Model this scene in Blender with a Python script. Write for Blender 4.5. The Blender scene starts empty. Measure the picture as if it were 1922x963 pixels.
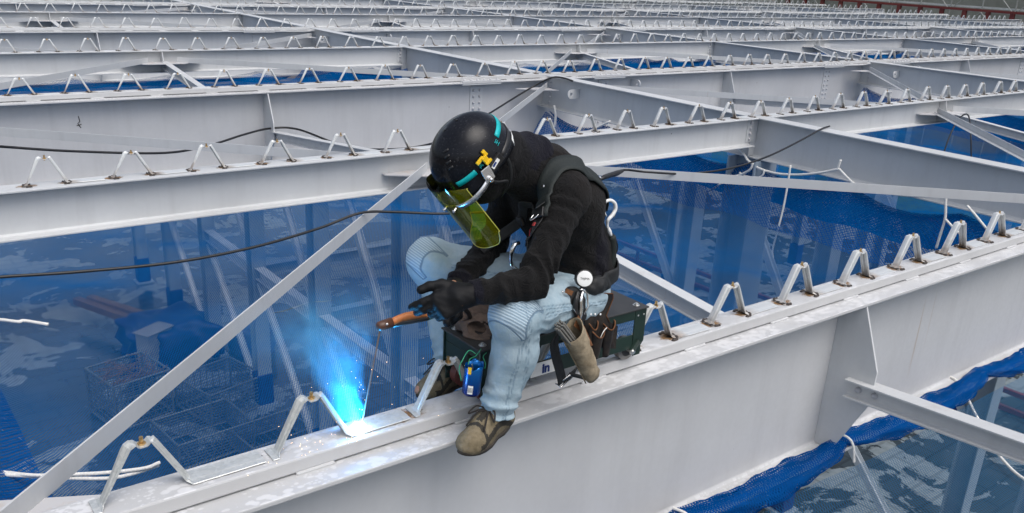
import bpy, bmesh, math, random
import numpy as np
from mathutils import Vector, Matrix
random.seed(7)
rng = np.random.default_rng(7)
R = math.radians
scene = bpy.context.scene
COL = scene.collection

# ------------------------------------------------------------------ camera numbers (solved from the beam grid)
ANG = [R(51.589), R(20.802), R(-3.044)]
FPX, PCX, PCY, CAMH = 1641.305, 961.0, 481.5 + 70.879, 1.4364
def cam_axes():
    y, p, r = ANG
    fw = np.array([math.cos(y)*math.cos(p), math.sin(y)*math.cos(p), -math.sin(p)])
    rt = np.array([math.sin(y), -math.cos(y), 0.0]); dn = np.cross(fw, rt)
    c, s = math.cos(r), math.sin(r)
    return c*rt + s*dn, -s*rt + c*dn, fw
AX = cam_axes()
CAM = np.array([0, 0, CAMH])
def ray(px, py):
    return AX[0]*(px-PCX)/FPX + AX[1]*(py-PCY)/FPX + AX[2]
def on_z(px, py, z): d = ray(px, py); return Vector(CAM + (z-CAM[2])/d[2]*d)
def on_y(px, py, y): d = ray(px, py); return Vector(CAM + (y-CAM[1])/d[1]*d)
def on_x(px, py, x): d = ray(px, py); return Vector(CAM + (x-CAM[0])/d[0]*d)
def project(p):
    c = np.array(p) - CAM; w = c @ AX[2]
    return PCX + FPX*(c @ AX[0])/w, PCY + FPX*(c @ AX[1])/w, w
def in_frame(p, m=60):
    x, y, w = project(p)
    return w > 0 and -m < x < 1922+m and -m < y < 963+m

# the frame of the roof: beams every 3.703 m across Y, cross beams every 7.967 m along X
Y0, SY, X0, SX = 2.2355, 3.703, 0.03, 7.967
def rowy(k): return Y0 + SY*k
def colx(j): return X0 + SX*j
NROW = 10
EDGE = colx(6)

# ------------------------------------------------------------------ materials
class NT:
    def __init__(s, name):
        s.m = bpy.data.materials.new(name); s.m.use_nodes = True
        s.t = s.m.node_tree; s.t.nodes.clear()
        s.out = s.n('ShaderNodeOutputMaterial')
    def n(s, typ, **kw):
        nd = s.t.nodes.new(typ)
        for k, v in kw.items():
            if k.startswith('i_'):
                key = k[2:]; key = int(key) if key.isdigit() else key.replace('_', ' ')
                nd.inputs[key].default_value = v
            else: setattr(nd, k, v)
        return nd
    def l(s, a, b): s.t.links.new(a, b)
    def math(s, op, a, b=None, c=None, clamp=False):
        nd = s.n('ShaderNodeMath', operation=op, use_clamp=clamp)
        for i, v in enumerate((a, b, c)):
            if v is None: continue
            if isinstance(v, (int, float)): nd.inputs[i].default_value = v
            else: s.l(v, nd.inputs[i])
        return nd.outputs[0]
    def mix(s, f, a, b):
        nd = s.n('ShaderNodeMix', data_type='RGBA')
        for sock, v in ((nd.inputs[0], f), (nd.inputs[6], a), (nd.inputs[7], b)):
            if isinstance(v, (int, float)): sock.default_value = v
            elif isinstance(v, (tuple, list)): sock.default_value = (*v[:3], 1)
            else: s.l(v, sock)
        return nd.outputs[2]
    def coord(s, kind='Object', scale=(1, 1, 1), rot=(0, 0, 0)):
        if kind == 'World': o = s.n('ShaderNodeNewGeometry').outputs['Position']
        elif kind == 'UV': o = s.n('ShaderNodeUVMap').outputs[0]
        else: o = s.n('ShaderNodeTexCoord').outputs[kind]
        mp = s.n('ShaderNodeMapping'); mp.inputs['Scale'].default_value = scale; mp.inputs['Rotation'].default_value = rot
        s.l(o, mp.inputs['Vector']); return mp.outputs[0]
    def noise(s, vec, scale, detail=4, rough=.55, dist=0):
        nd = s.n('ShaderNodeTexNoise'); nd.inputs['Scale'].default_value = scale
        nd.inputs['Detail'].default_value = detail; nd.inputs['Roughness'].default_value = rough
        nd.inputs['Distortion'].default_value = dist
        s.l(vec, nd.inputs['Vector']); return nd.outputs['Fac']
    def voro(s, vec, scale, feature='F1', rnd=1):
        nd = s.n('ShaderNodeTexVoronoi', feature=feature); nd.inputs['Scale'].default_value = scale
        nd.inputs['Randomness'].default_value = rnd
        s.l(vec, nd.inputs['Vector']); return nd.outputs['Distance']
    def ramp(s, f, lo, hi, a=0., b=1.):
        nd = s.n('ShaderNodeMapRange', clamp=True); s.l(f, nd.inputs[0])
        nd.inputs[1].default_value = lo; nd.inputs[2].default_value = hi
        nd.inputs[3].default_value = a; nd.inputs[4].default_value = b
        return nd.outputs[0]
    def sep(s, v):
        nd = s.n('ShaderNodeSeparateXYZ'); s.l(v, nd.inputs[0]); return nd.outputs
    def bump(s, h, strength=.3, dist=.01):
        nd = s.n('ShaderNodeBump'); nd.inputs['Strength'].default_value = strength; nd.inputs['Distance'].default_value = dist
        s.l(h, nd.inputs['Height']); return nd.outputs[0]
    def pbr(s, col, rough=.5, metal=0., normal=None, alpha=None, spec=.5):
        b = s.n('ShaderNodeBsdfPrincipled')
        for key, v in (('Base Color', col), ('Roughness', rough), ('Metallic', metal), ('Normal', normal), ('Alpha', alpha), ('Specular IOR Level', spec)):
            if v is None: continue
            if isinstance(v, (int, float)): b.inputs[key].default_value = v
            elif isinstance(v, (tuple, list)): b.inputs[key].default_value = (*v[:3], 1)
            else: s.l(v, b.inputs[key])
        s.l(b.outputs[0], s.out.inputs[0]); return b

def simple(name, col, rough=.5, metal=0., var=.12, scale=18, bump=0., spec=.5, kind='Object'):
    t = NT(name); c = t.coord(kind)
    n = t.noise(c, scale, 5, .6)
    a = tuple(max(0, v*(1-var)) for v in col); b = tuple(min(1, v*(1+var)) for v in col)
    cc = t.mix(t.ramp(n, .3, .7), a, b)
    t.pbr(cc, t.ramp(n, .2, .8, rough*.85, min(1, rough*1.15)), metal, t.bump(t.noise(c, scale*6, 3), bump, .004) if bump else None, spec=spec)
    return t.m

def paint(name, spots=0., base=(.535, .548, .555), scuff=True):
    """the light grey shop primer of the beams; water spots dried on what faces up"""
    t = NT(name); w = t.coord('World')
    g = t.n('ShaderNodeNewGeometry')
    n1 = t.noise(w, .9, 5, .6); n2 = t.noise(w, 38, 4, .6)
    col = t.mix(t.ramp(n1, .3, .7), tuple(v*.89 for v in base), tuple(v*1.06 for v in base))
    col = t.mix(t.ramp(t.noise(w, 3.2, 6, .7), .52, .78, 0, .15), col, tuple(v*.75 for v in base))
    col = t.mix(t.ramp(n2, .35, .65, 0, .10), col, tuple(v*.8 for v in base))
    up = t.ramp(t.sep(g.outputs['Normal'])[2], .6, .9)
    # long faint streaks of rain on the webs
    st = t.noise(t.coord('World', (9, 9, .7)), 1.0, 3, .6)
    col = t.mix(t.math('MULTIPLY', t.ramp(st, .52, .75, 0, .26), t.math('SUBTRACT', 1., up)), col, (.36, .36, .365))
    dirt = t.math('MULTIPLY', t.ramp(t.noise(w, 7, 6, .7), .56, .74, 0, .5), up)
    col = t.mix(dirt, col, (.37, .355, .335))
    rough = t.ramp(n2, .3, .7, .38, .55)
    if spots:
        wob = t.noise(w, 60, 2)
        v = t.voro(t.coord('World', (1, 1.5, 0)), 30); v2 = t.voro(t.coord('World', (1, 1.4, 0)), 62)
        rad = t.ramp(t.noise(w, 6, 3), .36, .60, .10, .66)
        s1 = t.ramp(t.math('SUBTRACT', t.math('ADD', v, t.math('MULTIPLY', wob, .25)), rad), .10, .04)
        s2 = t.ramp(t.math('SUBTRACT', v2, t.ramp(t.noise(w, 9, 3), .42, .65, 0, .45)), .05, .0)
        sp = t.math('MULTIPLY', t.math('MAXIMUM', s1, s2), up)
        col = t.mix(t.math('MULTIPLY', sp, spots), col, (.76, .765, .775))
        rough = t.mix(sp, rough, (.18, .18, .18))
    if scuff:
        sc = t.ramp(t.math('ADD', t.voro(t.coord('World', (1, 1, 1)), 3.1), t.math('MULTIPLY', t.noise(w, 90, 2), .03)), .040, .030)
        col = t.mix(t.math('MULTIPLY', sc, .85), col, (.08, .055, .045))
        # thin scrapes and a few rust runs
        cr = t.ramp(t.noise(t.coord('World', (3, 3, 26), (.5, .3, .2)), 2.4, 5, .75), .72, .76)
        col = t.mix(t.math('MULTIPLY', cr, .5), col, (.30, .29, .28))
        rn = t.math('MULTIPLY', t.ramp(t.noise(t.coord('World', (16, 16, .5)), 1., 2), .70, .76), t.ramp(t.noise(w, .8, 2), .55, .65))
        col = t.mix(t.math('MULTIPLY', rn, .45), col, (.33, .22, .13))
    t.pbr(col, rough, 0, t.bump(n2, .06, .002))
    return t.m

def galv(name, rust=0.):
    t = NT(name); c = t.coord('Object'); z = t.sep(c)[2]
    sp = t.n('ShaderNodeTexVoronoi'); sp.inputs['Scale'].default_value = 90; t.l(c, sp.inputs['Vector'])
    f = t.ramp(t.sep(sp.outputs['Color'])[0], 0, 1)
    n = t.noise(c, 30, 4)
    col = t.mix(f, (.52, .54, .535), (.64, .66, .65))
    col = t.mix(t.ramp(n, .45, .7, 0, .35), col, (.5, .5, .48))
    met, rough = .45, t.ramp(n, .3, .7, .3, .46)
    if rust:
        col = t.mix(.6, col, (.80, .81, .80))
        w = t.coord('World')
        h = t.math('ADD', z, t.math('MULTIPLY', t.math('SUBTRACT', t.noise(w, 22, 3), .5), .12))
        m = t.ramp(h, .085, .005, 0, rust)
        m = t.math('MULTIPLY', m, t.ramp(t.noise(w, 1.7, 2), .3, .62, .25, 1.))
        x = t.sep(c)[0]; dx = t.math('MINIMUM', t.math('ABSOLUTE', x), t.math('ABSOLUTE', t.math('SUBTRACT', x, .238)))
        m = t.math('MULTIPLY', m, t.ramp(dx, .085, .035))
        col = t.mix(m, col, t.mix(t.ramp(t.noise(w, 60, 3), .4, .6), (.21, .115, .05), (.055, .032, .02)))
        rough = t.mix(m, rough, (.85, .85, .85))
        met = t.math('SUBTRACT', .45, t.math('MULTIPLY', m, .45))
    t.pbr(col, rough, met)
    return t.m

def net_mat(name, pitch=.017, width=.118, col=(.0015, .105, .32), square=False):
    t = NT(name); uv = t.coord('UV')
    wob = t.noise(uv, 25, 2)
    x, y, _ = t.sep(uv)
    x = t.math('ADD', x, t.math('MULTIPLY', t.math('SUBTRACT', wob, .5), .006))
    if square: a, b = x, y
    else: a = t.math('ADD', x, t.math('MULTIPLY', y, .62)); b = t.math('SUBTRACT', x, t.math('MULTIPLY', y, .62))
    lines = []
    for q in (a, b):
        fr = t.math('PINGPONG', t.math('DIVIDE', q, pitch), .5)
        lines.append(fr)
    d = t.math('MINIMUM', *lines)
    # threads are round: seen slantwise they close up the gaps
    lw = t.n('ShaderNodeLayerWeight'); lw.inputs['Blend'].default_value = .5
    face = lw.outputs['Facing']
    wd = t.ramp(t.math('POWER', face, 5.5), 0, 1, width, .5)
    al = t.math('LESS_THAN', d, wd)
    n = t.noise(uv, .6, 4)
    c = t.mix(t.ramp(n, .3, .7), tuple(v*.8 for v in col), tuple(min(1, v*1.2) for v in col))
    df = t.n('ShaderNodeBsdfDiffuse'); t.l(c, df.inputs[0])
    tr = t.n('ShaderNodeBsdfTranslucent'); t.l(c, tr.inputs[0])
    m1 = t.n('ShaderNodeMixShader'); m1.inputs[0].default_value = .3
    t.l(df.outputs[0], m1.inputs[1]); t.l(tr.outputs[0], m1.inputs[2])
    tp = t.n('ShaderNodeBsdfTransparent')
    m2 = t.n('ShaderNodeMixShader'); t.l(al, m2.inputs[0]); t.l(tp.outputs[0], m2.inputs[1]); t.l(m1.outputs[0], m2.inputs[2])
    t.l(m2.outputs[0], t.out.inputs[0])
    return t.m

M = {}
M['paint'] = paint('grey_primer')
M['paint_wet'] = paint('grey_primer_water_spotted', .52, (.51, .515, .52))
M['paint_far'] = paint('grey_primer_plain', 0, (.535, .548, .556), False)
M['galv_new'] = galv('galvanised_new')
M['galv'] = galv('galvanised_rusty_foot', .85)
M['brass'] = simple('brass_stud', (.55, .36, .16), .35, .9)
M['bolt'] = simple('painted_bolt', (.46, .46, .48), .45, .1)
M['zinc'] = simple('zinc_bolt', (.7, .7, .68), .3, .9)
M['net'] = net_mat('blue_net')
M['net_sq'] = net_mat('blue_net_square', .011, .15, square=True)
M['net_dense'] = net_mat('blue_net_bunched', .027, .115, (.004, .10, .36))
M['rope_w'] = simple('white_rope', (.78, .77, .73), .8, 0, .15, 120, .5)
M['cable'] = simple('black_rubber_cable', (.012, .012, .013), .45)
M['red'] = simple('red_oxide_primer', (.16, .024, .018), .55, 0, .25, 6)
M['column'] = simple('pale_blue_grey_column_paint', (.27, .33, .39), .5, 0, .08, 3)
M['brace'] = simple('pale_brace_paint', (.55, .59, .62), .5, 0, .08, 3)
M['wrap'] = simple('dark_blue_wrap', (.006, .03, .17), .6, 0, .3, 8)
def burn_mat():
    t = NT('weld_burn'); uv = t.coord('UV')
    x, y, _ = t.sep(uv)
    r = t.math('SQRT', t.math('ADD', t.math('POWER', t.math('SUBTRACT', x, .5), 2.), t.math('POWER', t.math('SUBTRACT', y, .5), 2.)))
    w = t.coord('World'); n = t.noise(w, 45, 5, .65)
    v = t.math('ADD', r, t.math('MULTIPLY', t.math('SUBTRACT', n, .5), .75))
    al = t.ramp(v, .42, .20)
    c = t.mix(t.ramp(v, .02, .28), (.02, .015, .012), (.30, .17, .07))
    t.pbr(c, .8, 0, None, al); return t.m
M['burn'] = burn_mat()

# ------------------------------------------------------------------ mesh building
class MB:
    def __init__(s): s.v = []; s.f = []; s.mi = []; s.uv = {}
    def add(s, vs, fs, mi=0):
        o = len(s.v); s.v += [tuple(p) for p in vs]
        for f in fs: s.f.append([i+o for i in f]); s.mi.append(mi)
        return o
    def box(s, c, d, rot=None, mi=0):
        c = Vector(c); h = Vector(d)/2
        vs = [Vector((x*h.x, y*h.y, z*h.z)) for x in (-1, 1) for y in (-1, 1) for z in (-1, 1)]
        if rot is not None: vs = [rot @ v for v in vs]
        s.add([c+v for v in vs], [(0, 1, 3, 2), (4, 6, 7, 5), (0, 4, 5, 1), (2, 3, 7, 6), (0, 2, 6, 4), (1, 5, 7, 3)], mi)
    def box2(s, a, b, mi=0):
        s.box([(a[i]+b[i])/2 for i in range(3)], [abs(b[i]-a[i]) for i in range(3)], None, mi)
    def beam(s, prof, p, q, up=(0, 0, 1), mi=0, side=None):
        """closed profile [(across, up)] swept from p to q"""
        p, q = Vector(p), Vector(q); d = (q-p).normalized(); u = Vector(up); w = d.cross(u).normalized(); u = w.cross(d)
        if side is not None and w.dot(Vector(side)) < 0: w = -w
        n = len(prof)
        vs = [e + w*a + u*b for e in (p, q) for a, b in prof]
        fs = [(i, (i+1) % n, n+(i+1) % n, n+i) for i in range(n)] + [tuple(range(n))[::-1], tuple(range(n, 2*n))]
        s.add(vs, fs, mi)
    def tube(s, pts, r, seg=8, mi=0, cap=True):
        pts = [Vector(p) for p in pts]; n = len(pts)
        rr = r if isinstance(r, (list, tuple)) else [r]*n
        t0 = (pts[1]-pts[0]).normalized(); a = t0.orthogonal().normalized(); vs = []
        for i, p in enumerate(pts):
            t = (pts[min(i+1, n-1)]-pts[max(i-1, 0)]).normalized()
            a = (a - t*a.dot(t)).normalized(); b = t.cross(a)
            for k in range(seg):
                th = 2*math.pi*k/seg; vs.append(p + (a*math.cos(th)+b*math.sin(th))*rr[i])
        fs = [(i*seg+k, i*seg+(k+1) % seg, (i+1)*seg+(k+1) % seg, (i+1)*seg+k) for i in range(n-1) for k in range(seg)]
        if cap: fs += [tuple(range(seg))[::-1], tuple(range((n-1)*seg, n*seg))]
        s.add(vs, fs, mi)
    def cyl(s, p, q, r, seg=12, mi=0, r2=None): s.tube([p, q], [r, r if r2 is None else r2], seg, mi)
    def hexnut(s, p, d, r, h, mi=0):
        p = Vector(p); d = Vector(d).normalized(); s.cyl(p, p+d*h, r, 6, mi); s.cyl(p+d*h*.9, p+d*h*1.6, r*.5, 8, mi)
    def dome(s, p, d, r, h, mi=0, seg=10):
        p = Vector(p); d = Vector(d).normalized()
        s.tube([p, p+d*h*.45, p+d*h*.8, p+d*h], [r, r*.93, r*.62, r*.1], seg, mi)
    def plate(s, poly, axis, t, mi=0):
        """extrude a planar polygon of 3-D points by axis*t"""
        a = Vector(axis).normalized()*t; n = len(poly); P = [Vector(p) for p in poly]
        s.add(P+[p+a for p in P], [tuple(range(n))[::-1], tuple(range(n, 2*n))] + [(i, (i+1) % n, n+(i+1) % n, n+i) for i in range(n)], mi)
    def mesh(s, name):
        me = bpy.data.meshes.new(name); me.from_pydata(s.v, [], s.f)
        me.polygons.foreach_set('material_index', s.mi); me.update()
        bm = bmesh.new(); bm.from_mesh(me); bmesh.ops.recalc_face_normals(bm, faces=bm.faces); bm.to_mesh(me); bm.free()
        return me
    def build(s, name, mats, parent=None, smooth=False, bevel=0, sub=0, auto=None):
        return link(name, s.mesh(name), mats, parent, smooth, bevel, sub, auto)

def link(name, me, mats, parent=None, smooth=False, bevel=0, sub=0, auto=None):
    o = bpy.data.objects.new(name, me); COL.objects.link(o)
    if not isinstance(mats, (list, tuple)): mats = [mats]
    if not len(me.materials):
        for m in mats: me.materials.append(m)
    if parent is not None:
        o.parent = parent
        if parent.type == 'EMPTY': o.matrix_parent_inverse = Matrix.Translation(-parent.location)
    if smooth or auto: me.polygons.foreach_set('use_smooth', [True]*len(me.polygons))
    if auto:
        bm = bmesh.new(); bm.from_mesh(me)
        for e in bm.edges:
            if len(e.link_faces) == 2 and e.calc_face_angle(0) > R(auto): e.smooth = False
        bm.to_mesh(me); bm.free()
    if bevel:
        b = o.modifiers.new('bevel', 'BEVEL'); b.width = bevel; b.segments = 2; b.limit_method = 'ANGLE'; b.angle_limit = R(40)
    if sub:
        m = o.modifiers.new('sub', 'SUBSURF'); m.levels = sub; m.render_levels = sub
    return o

def empty(name, loc=(0, 0, 0)):
    o = bpy.data.objects.new(name, None); COL.objects.link(o); o.location = loc; o.empty_display_size = .1
    return o
def tag(o, label=None, cat=None, group=None, kind=None):
    if label: o['label'] = label
    if cat: o['category'] = cat
    if group: o['group'] = group
    if kind or cat: o['kind'] = kind or 'thing'
    return o
def dup(o, parent=None, offset=None):
    c = o.copy(); COL.objects.link(c)
    if parent is not None: c.parent = parent
    if offset is not None: c.location = Vector(o.location)+Vector(offset)
    for ch in list(o.children): dup(ch, c)
    return c
def spline(pts, n=8):
    """Catmull-Rom through pts"""
    P = [Vector(p) for p in pts]; P = [P[0]*2-P[1]] + P + [P[-1]*2-P[-2]]; out = []
    for i in range(1, len(P)-2):
        for k in range(n):
            t = k/n; a, b, c, d = P[i-1:i+3]
            out.append(.5*((2*b)+(c-a)*t+(2*a-5*b+4*c-d)*t*t+(3*b-a-3*c+d)*t**3))
    out.append(P[-2]); return out
def iprof(w, h, tf, tw, ztop):
    """I section, top at ztop"""
    a, b = w/2, tw/2; z1 = ztop; z2 = ztop-tf; z4 = ztop-h; z3 = z4+tf; r = min(.012, tf)
    return [(-a, z1), (a, z1), (a, z2), (b+r, z2), (b, z2-r), (b, z3+r), (b+r, z3), (a, z3), (a, z4), (-a, z4), (-a, z3), (-b-r, z3), (-b, z3+r), (-b, z2-r), (-b-r, z2), (-a, z2)]
# ------------------------------------------------------------------ steel: main beams (even rows), plain beams (odd rows), cross beams
ORD = ['first', 'second', 'third', 'fourth', 'fifth', 'sixth', 'seventh', 'eighth', 'ninth', 'tenth', 'eleventh', 'twelfth']
STX = [colx(j)+3.87 for j in range(-1, 6)]
ZF = -.055                              # top of the main beams' flange, the rail on it tops out at 0
XA, XB = -9.0, EDGE-.2
def _bm():
    b = MB(); b.dome((0, 0, 0), (0, 0, 1), .018, .022, seg=10); return b.mesh('bolt')
BOLT = _bm(); BOLT.materials.append(M['bolt'])
ROT = {'Z': (0, 0, 0), '-Y': (R(90), 0, 0), '-X': (0, R(-90), 0)}
def bolt(p, d, parent, s=1.):
    o = link('bolt', BOLT, M['bolt'], parent); o.location = p; o.rotation_euler = ROT[d]; o.scale = (s, s, s); return o
def main_beam(k):
    y = rowy(k); near = k == 0
    r = empty('main_beam', (0, y, -.9))
    mt = M['paint_wet'] if k <= 2 else M['paint_far']
    xb = XB if k else 30.0
    g = MB()
    pr = iprof(.30, .87, .018, .012, ZF)
    g.beam(pr, (XA, y, 0), (xb, y, 0), side=(0, -1, 0))
    girder = g.build('girder', M['paint_wet'] if k <= 2 else M['paint_far'], r, bevel=.004 if k <= 2 else 0)
    ra = MB()
    ra.box2((XA, y-.06, -.049), (xb, y+.06, 0))
    wl = ra; x = XA+.13
    while x < min(xb, 40):                 # short welds between rail and flange, dark gaps between them
        for s in (-1, 1):
            if s > 0 and k > 0: continue
            wl.box((x, y+s*.058, -.052), (.13, .016, .012))
        x += .58
    ra.build('rail', mt, r, bevel=.006 if k <= 4 else .003)
    # tapered stiffeners where the struts land
    for j, sx in enumerate(STX):
        if near and j > 2: break
        st = MB()
        for s in (-1, 1):
            P = [(sx, y+s*.006, ZF-.018), (sx, y+s*.146, ZF-.018), (sx, y+s*.27, -.385), (sx, y+s*.268, -.56), (sx, y+s*.11, -.905), (sx, y+s*.006, -.905)]
            if s > 0 and k == 0: P = [(sx, y+s*.006, ZF-.018), (sx, y+s*.14, ZF-.018), (sx, y+s*.2, -.385), (sx, y+s*.2, -.56), (sx, y+s*.11, -.905), (sx, y+s*.006, -.905)]
            st.plate(P, (1, 0, 0), .012)
        st.build('stiffener', M['paint'], r, bevel=.002 if k < 2 else 0)
    if k:
        for j in range(0, 6):
            for s in (-1.15, 1.15):
                sx = colx(j+1)+s
                if sx > XB-1: continue
                sp = MB()
                for e in (-1, 1):
                    sp.box((sx, y+e*.107, ZF+.009), (.62, .085, .016)); sp.box((sx, y+e*.085, ZF-.018-.009), (.62, .12, .016))
                    sp.box((sx, y+e*.012, -.48), (.2, .012, .70))
                part = sp.build('splice_plate', M['paint_far'], r)
                if k > 4: continue
                for i in range(6):
                    for e in (-1, 1): bolt((sx-.26+.104*i, y+e*.11, ZF+.017), 'Z', part)
                for i in range(8):
                    for q in (-.05, .05):
                        if k == 2 and j < 3: bolt((sx+q, y-.018, -.18-.08*i), '-Y', part)
        for j in range(0, 6):
            lx = colx(j)+9.75 if j else 9.72
            if lx < XB:
                lg = MB(); lug(lg, (lx, y-.15, -.19), (0, -1, 0)); lg.build('lifting_lug', M['paint_far'], r)
    return r
def lug(mb, p, d, axis=(1, 0, 0)):
    """flat plate with a rounded end and a round hole, sticking out along d"""
    p = Vector(p); d = Vector(d).normalized(); u = Vector((0, 0, 1)); a = Vector(axis); n = 20; t = .016
    vo, vi = [], []
    for i in range(n):
        th = 2*math.pi*i/n; c, s = math.cos(th), math.sin(th)
        rr = .06
        o = d*(c*rr) + u*(s*rr)
        if c < -.1: o = d*(-.15) + u*(max(-.06, min(.06, s*.085)))
        vo.append(p+o); vi.append(p+d*(c*.022)+u*(s*.022))
    vs = [q+a*e for e in (-t/2, t/2) for q in vo+vi]; N = 2*n; fs = []
    for i in range(n):
        j = (i+1) % n
        fs += [(i, j, n+j, n+i), (N+i, N+n+i, N+n+j, N+j), (i, N+i, N+j, j), (n+i, n+j, N+n+j, N+n+i)]
    mb.add(vs, fs)

MAINL = {0: 'grey main roof beam in front, the welder sitting on its rail',
         2: 'deep grey main beam with bolted splices directly behind the plain beam at the welder',
         4: 'second deep railed main beam beyond the welder, half hidden by brackets',
         6: 'third deep railed main beam beyond the welder', 8: 'farthest deep railed main beam near the top of the picture'}
for k in range(0, NROW, 2):
    tag(main_beam(k), MAINL[k], 'steel beam', 'deep main beams carrying rails')

HB = .31
PR_B = iprof(.18, HB, .013, .009, 0)
def plain_beam(k, j):
    y = rowy(k); x0, x1 = colx(j)+.012, colx(j+1)-.012
    r = empty('plain_beam', ((x0+x1)/2, y, -HB))
    mt = M['paint'] if k < 2 else M['paint_far']
    g = MB(); g.beam(PR_B, (x0+.1, y, 0), (x1-.1, y, 0), side=(0, -1, 0))
    g.build('girder', mt, r, bevel=.003 if k < 4 else 0)
    for xe, s in ((x0, 1), (x1, -1)):
        e = MB(); e.box2((xe, y-.012, -.27), (xe+s*.17, y-.0045, -.03))
        ep = e.build('end_plate', mt, r)
        if k <= 3:
            for i in range(4): bolt((xe+s*.12, y-.012, -.06-.058*i), '-Y', ep)
    # mid-span: web stiffener and the gussets that take the braces
    xm = STX[j+1]
    s = MB()
    for q in (-1, 1):
        s.plate([(xm, y+q*.0045, -.013), (xm, y+q*.085, -.013), (xm, y+q*.12, -.14), (xm, y+q*.12, -.27), (xm, y+q*.0045, -.297)], (1, 0, 0), .01)
    s.build('stiffener', mt, r)
    gs = MB()
    for q in (-1, 1):
        gs.plate([(xm-.56, y+q*.005, -.172), (xm+.56, y+q*.005, -.172), (xm+.56, y+q*.06, -.172), (xm+.25, y+q*.26, -.172), (xm-.25, y+q*.26, -.172), (xm-.56, y+q*.06, -.172)], (0, 0, 1), .009)
    gs.build('gusset_plate', M['paint_rust'], r)
    return r
def gus_mat():
    t = NT('grey_primer_edge_rust'); w = t.coord('World')
    c = t.mix(t.ramp(t.noise(w, 1.2, 4), .3, .7), (.46, .46, .47), (.53, .53, .54))
    c = t.mix(t.ramp(t.noise(w, 5, 5, .7), .52, .72, 0, .6), c, (.42, .30, .17))
    t.pbr(c, .5); return t.m
M['paint_rust'] = gus_mat()
BL = {1: 'nearest the welder', 3: 'in the second plain line', 5: 'in the third plain line', 7: 'in the fourth plain line', 9: 'in the farthest plain line'}
SEGL = ['left of the first cross beam', 'right of the first cross beam', 'right of the second cross beam', 'right of the third cross beam', 'right of the fourth cross beam', 'ending at the red edge girder']
for k in range(1, NROW, 2):
    for j in range(6):
        if not any(in_frame((x, rowy(k), 0), 10) for x in np.linspace(colx(j), colx(j+1), 30)): continue
        tag(plain_beam(k, j), f'shallow grey beam {BL[k]}, {SEGL[j]}', 'steel beam', 'shallow beams between the main beams')

HX = .44
PR_X = iprof(.20, HX, .014, .009, 0)
def cross_beam(k, j):
    """between main rows k and k+2 on grid line j"""
    x = colx(j); y0, y1 = rowy(k)+.158, rowy(k+2)-.158
    r = empty('cross_beam', (x, (y0+y1)/2, -HX))
    mt = M['paint'] if k <= 2 else M['paint_far']
    g = MB()
    g.beam(PR_X, (x, y0, -.001), (x, y1, -.001), side=(1, 0, 0)); 
    for ye, s in ((y0, -1), (y1, 1)):       # the coped web running on to the main web
        g.box2((x-.0045, ye, -HX+.03), (x+.0045, ye+s*.15, -.08))
        g.box2((x-.1, ye, -HX+.0015), (x+.1, ye+s*.13, -HX+.014))
    g.build('girder', mt, r, bevel=.003 if k <= 2 else 0)
    if k <= 2:
        for ye in (y0+.02, y1-.02):
            for i in range(5): bolt((x-.0045, ye, -.09-.07*i), '-X', r)
    ym = rowy(k+1)
    s = MB()
    for q in (-1, 1): s.box2((x+q*.005, ym-.005, -HX+.017), (x+q*.098, ym+.005, -.016))
    s.build('stiffener', mt, r)
    l = MB(); lug(l, (x-.15, y1-.62, -.17), (-1, 0, 0), (0, 1, 0)); l.build('lifting_lug', mt, r)
    return r
XL = ['', 'first', 'second', 'third', 'fourth', 'fifth']
XR = {0: 'between first and second main beams', 2: 'between second and third main beams', 4: 'between third and fourth main beams', 6: 'between fourth and fifth main beams', 8: 'past the farthest main beam'}
for k in range(0, NROW, 2):
    for j in range(1, 6):
        if not any(in_frame((colx(j), y, 0), 10) for y in np.linspace(rowy(k), rowy(k+2), 30)): continue
        tag(cross_beam(k, j), f'grey cross beam in the {XL[j]} cross line, {XR[k]}', 'steel beam', 'cross beams between the main beams')

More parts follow.
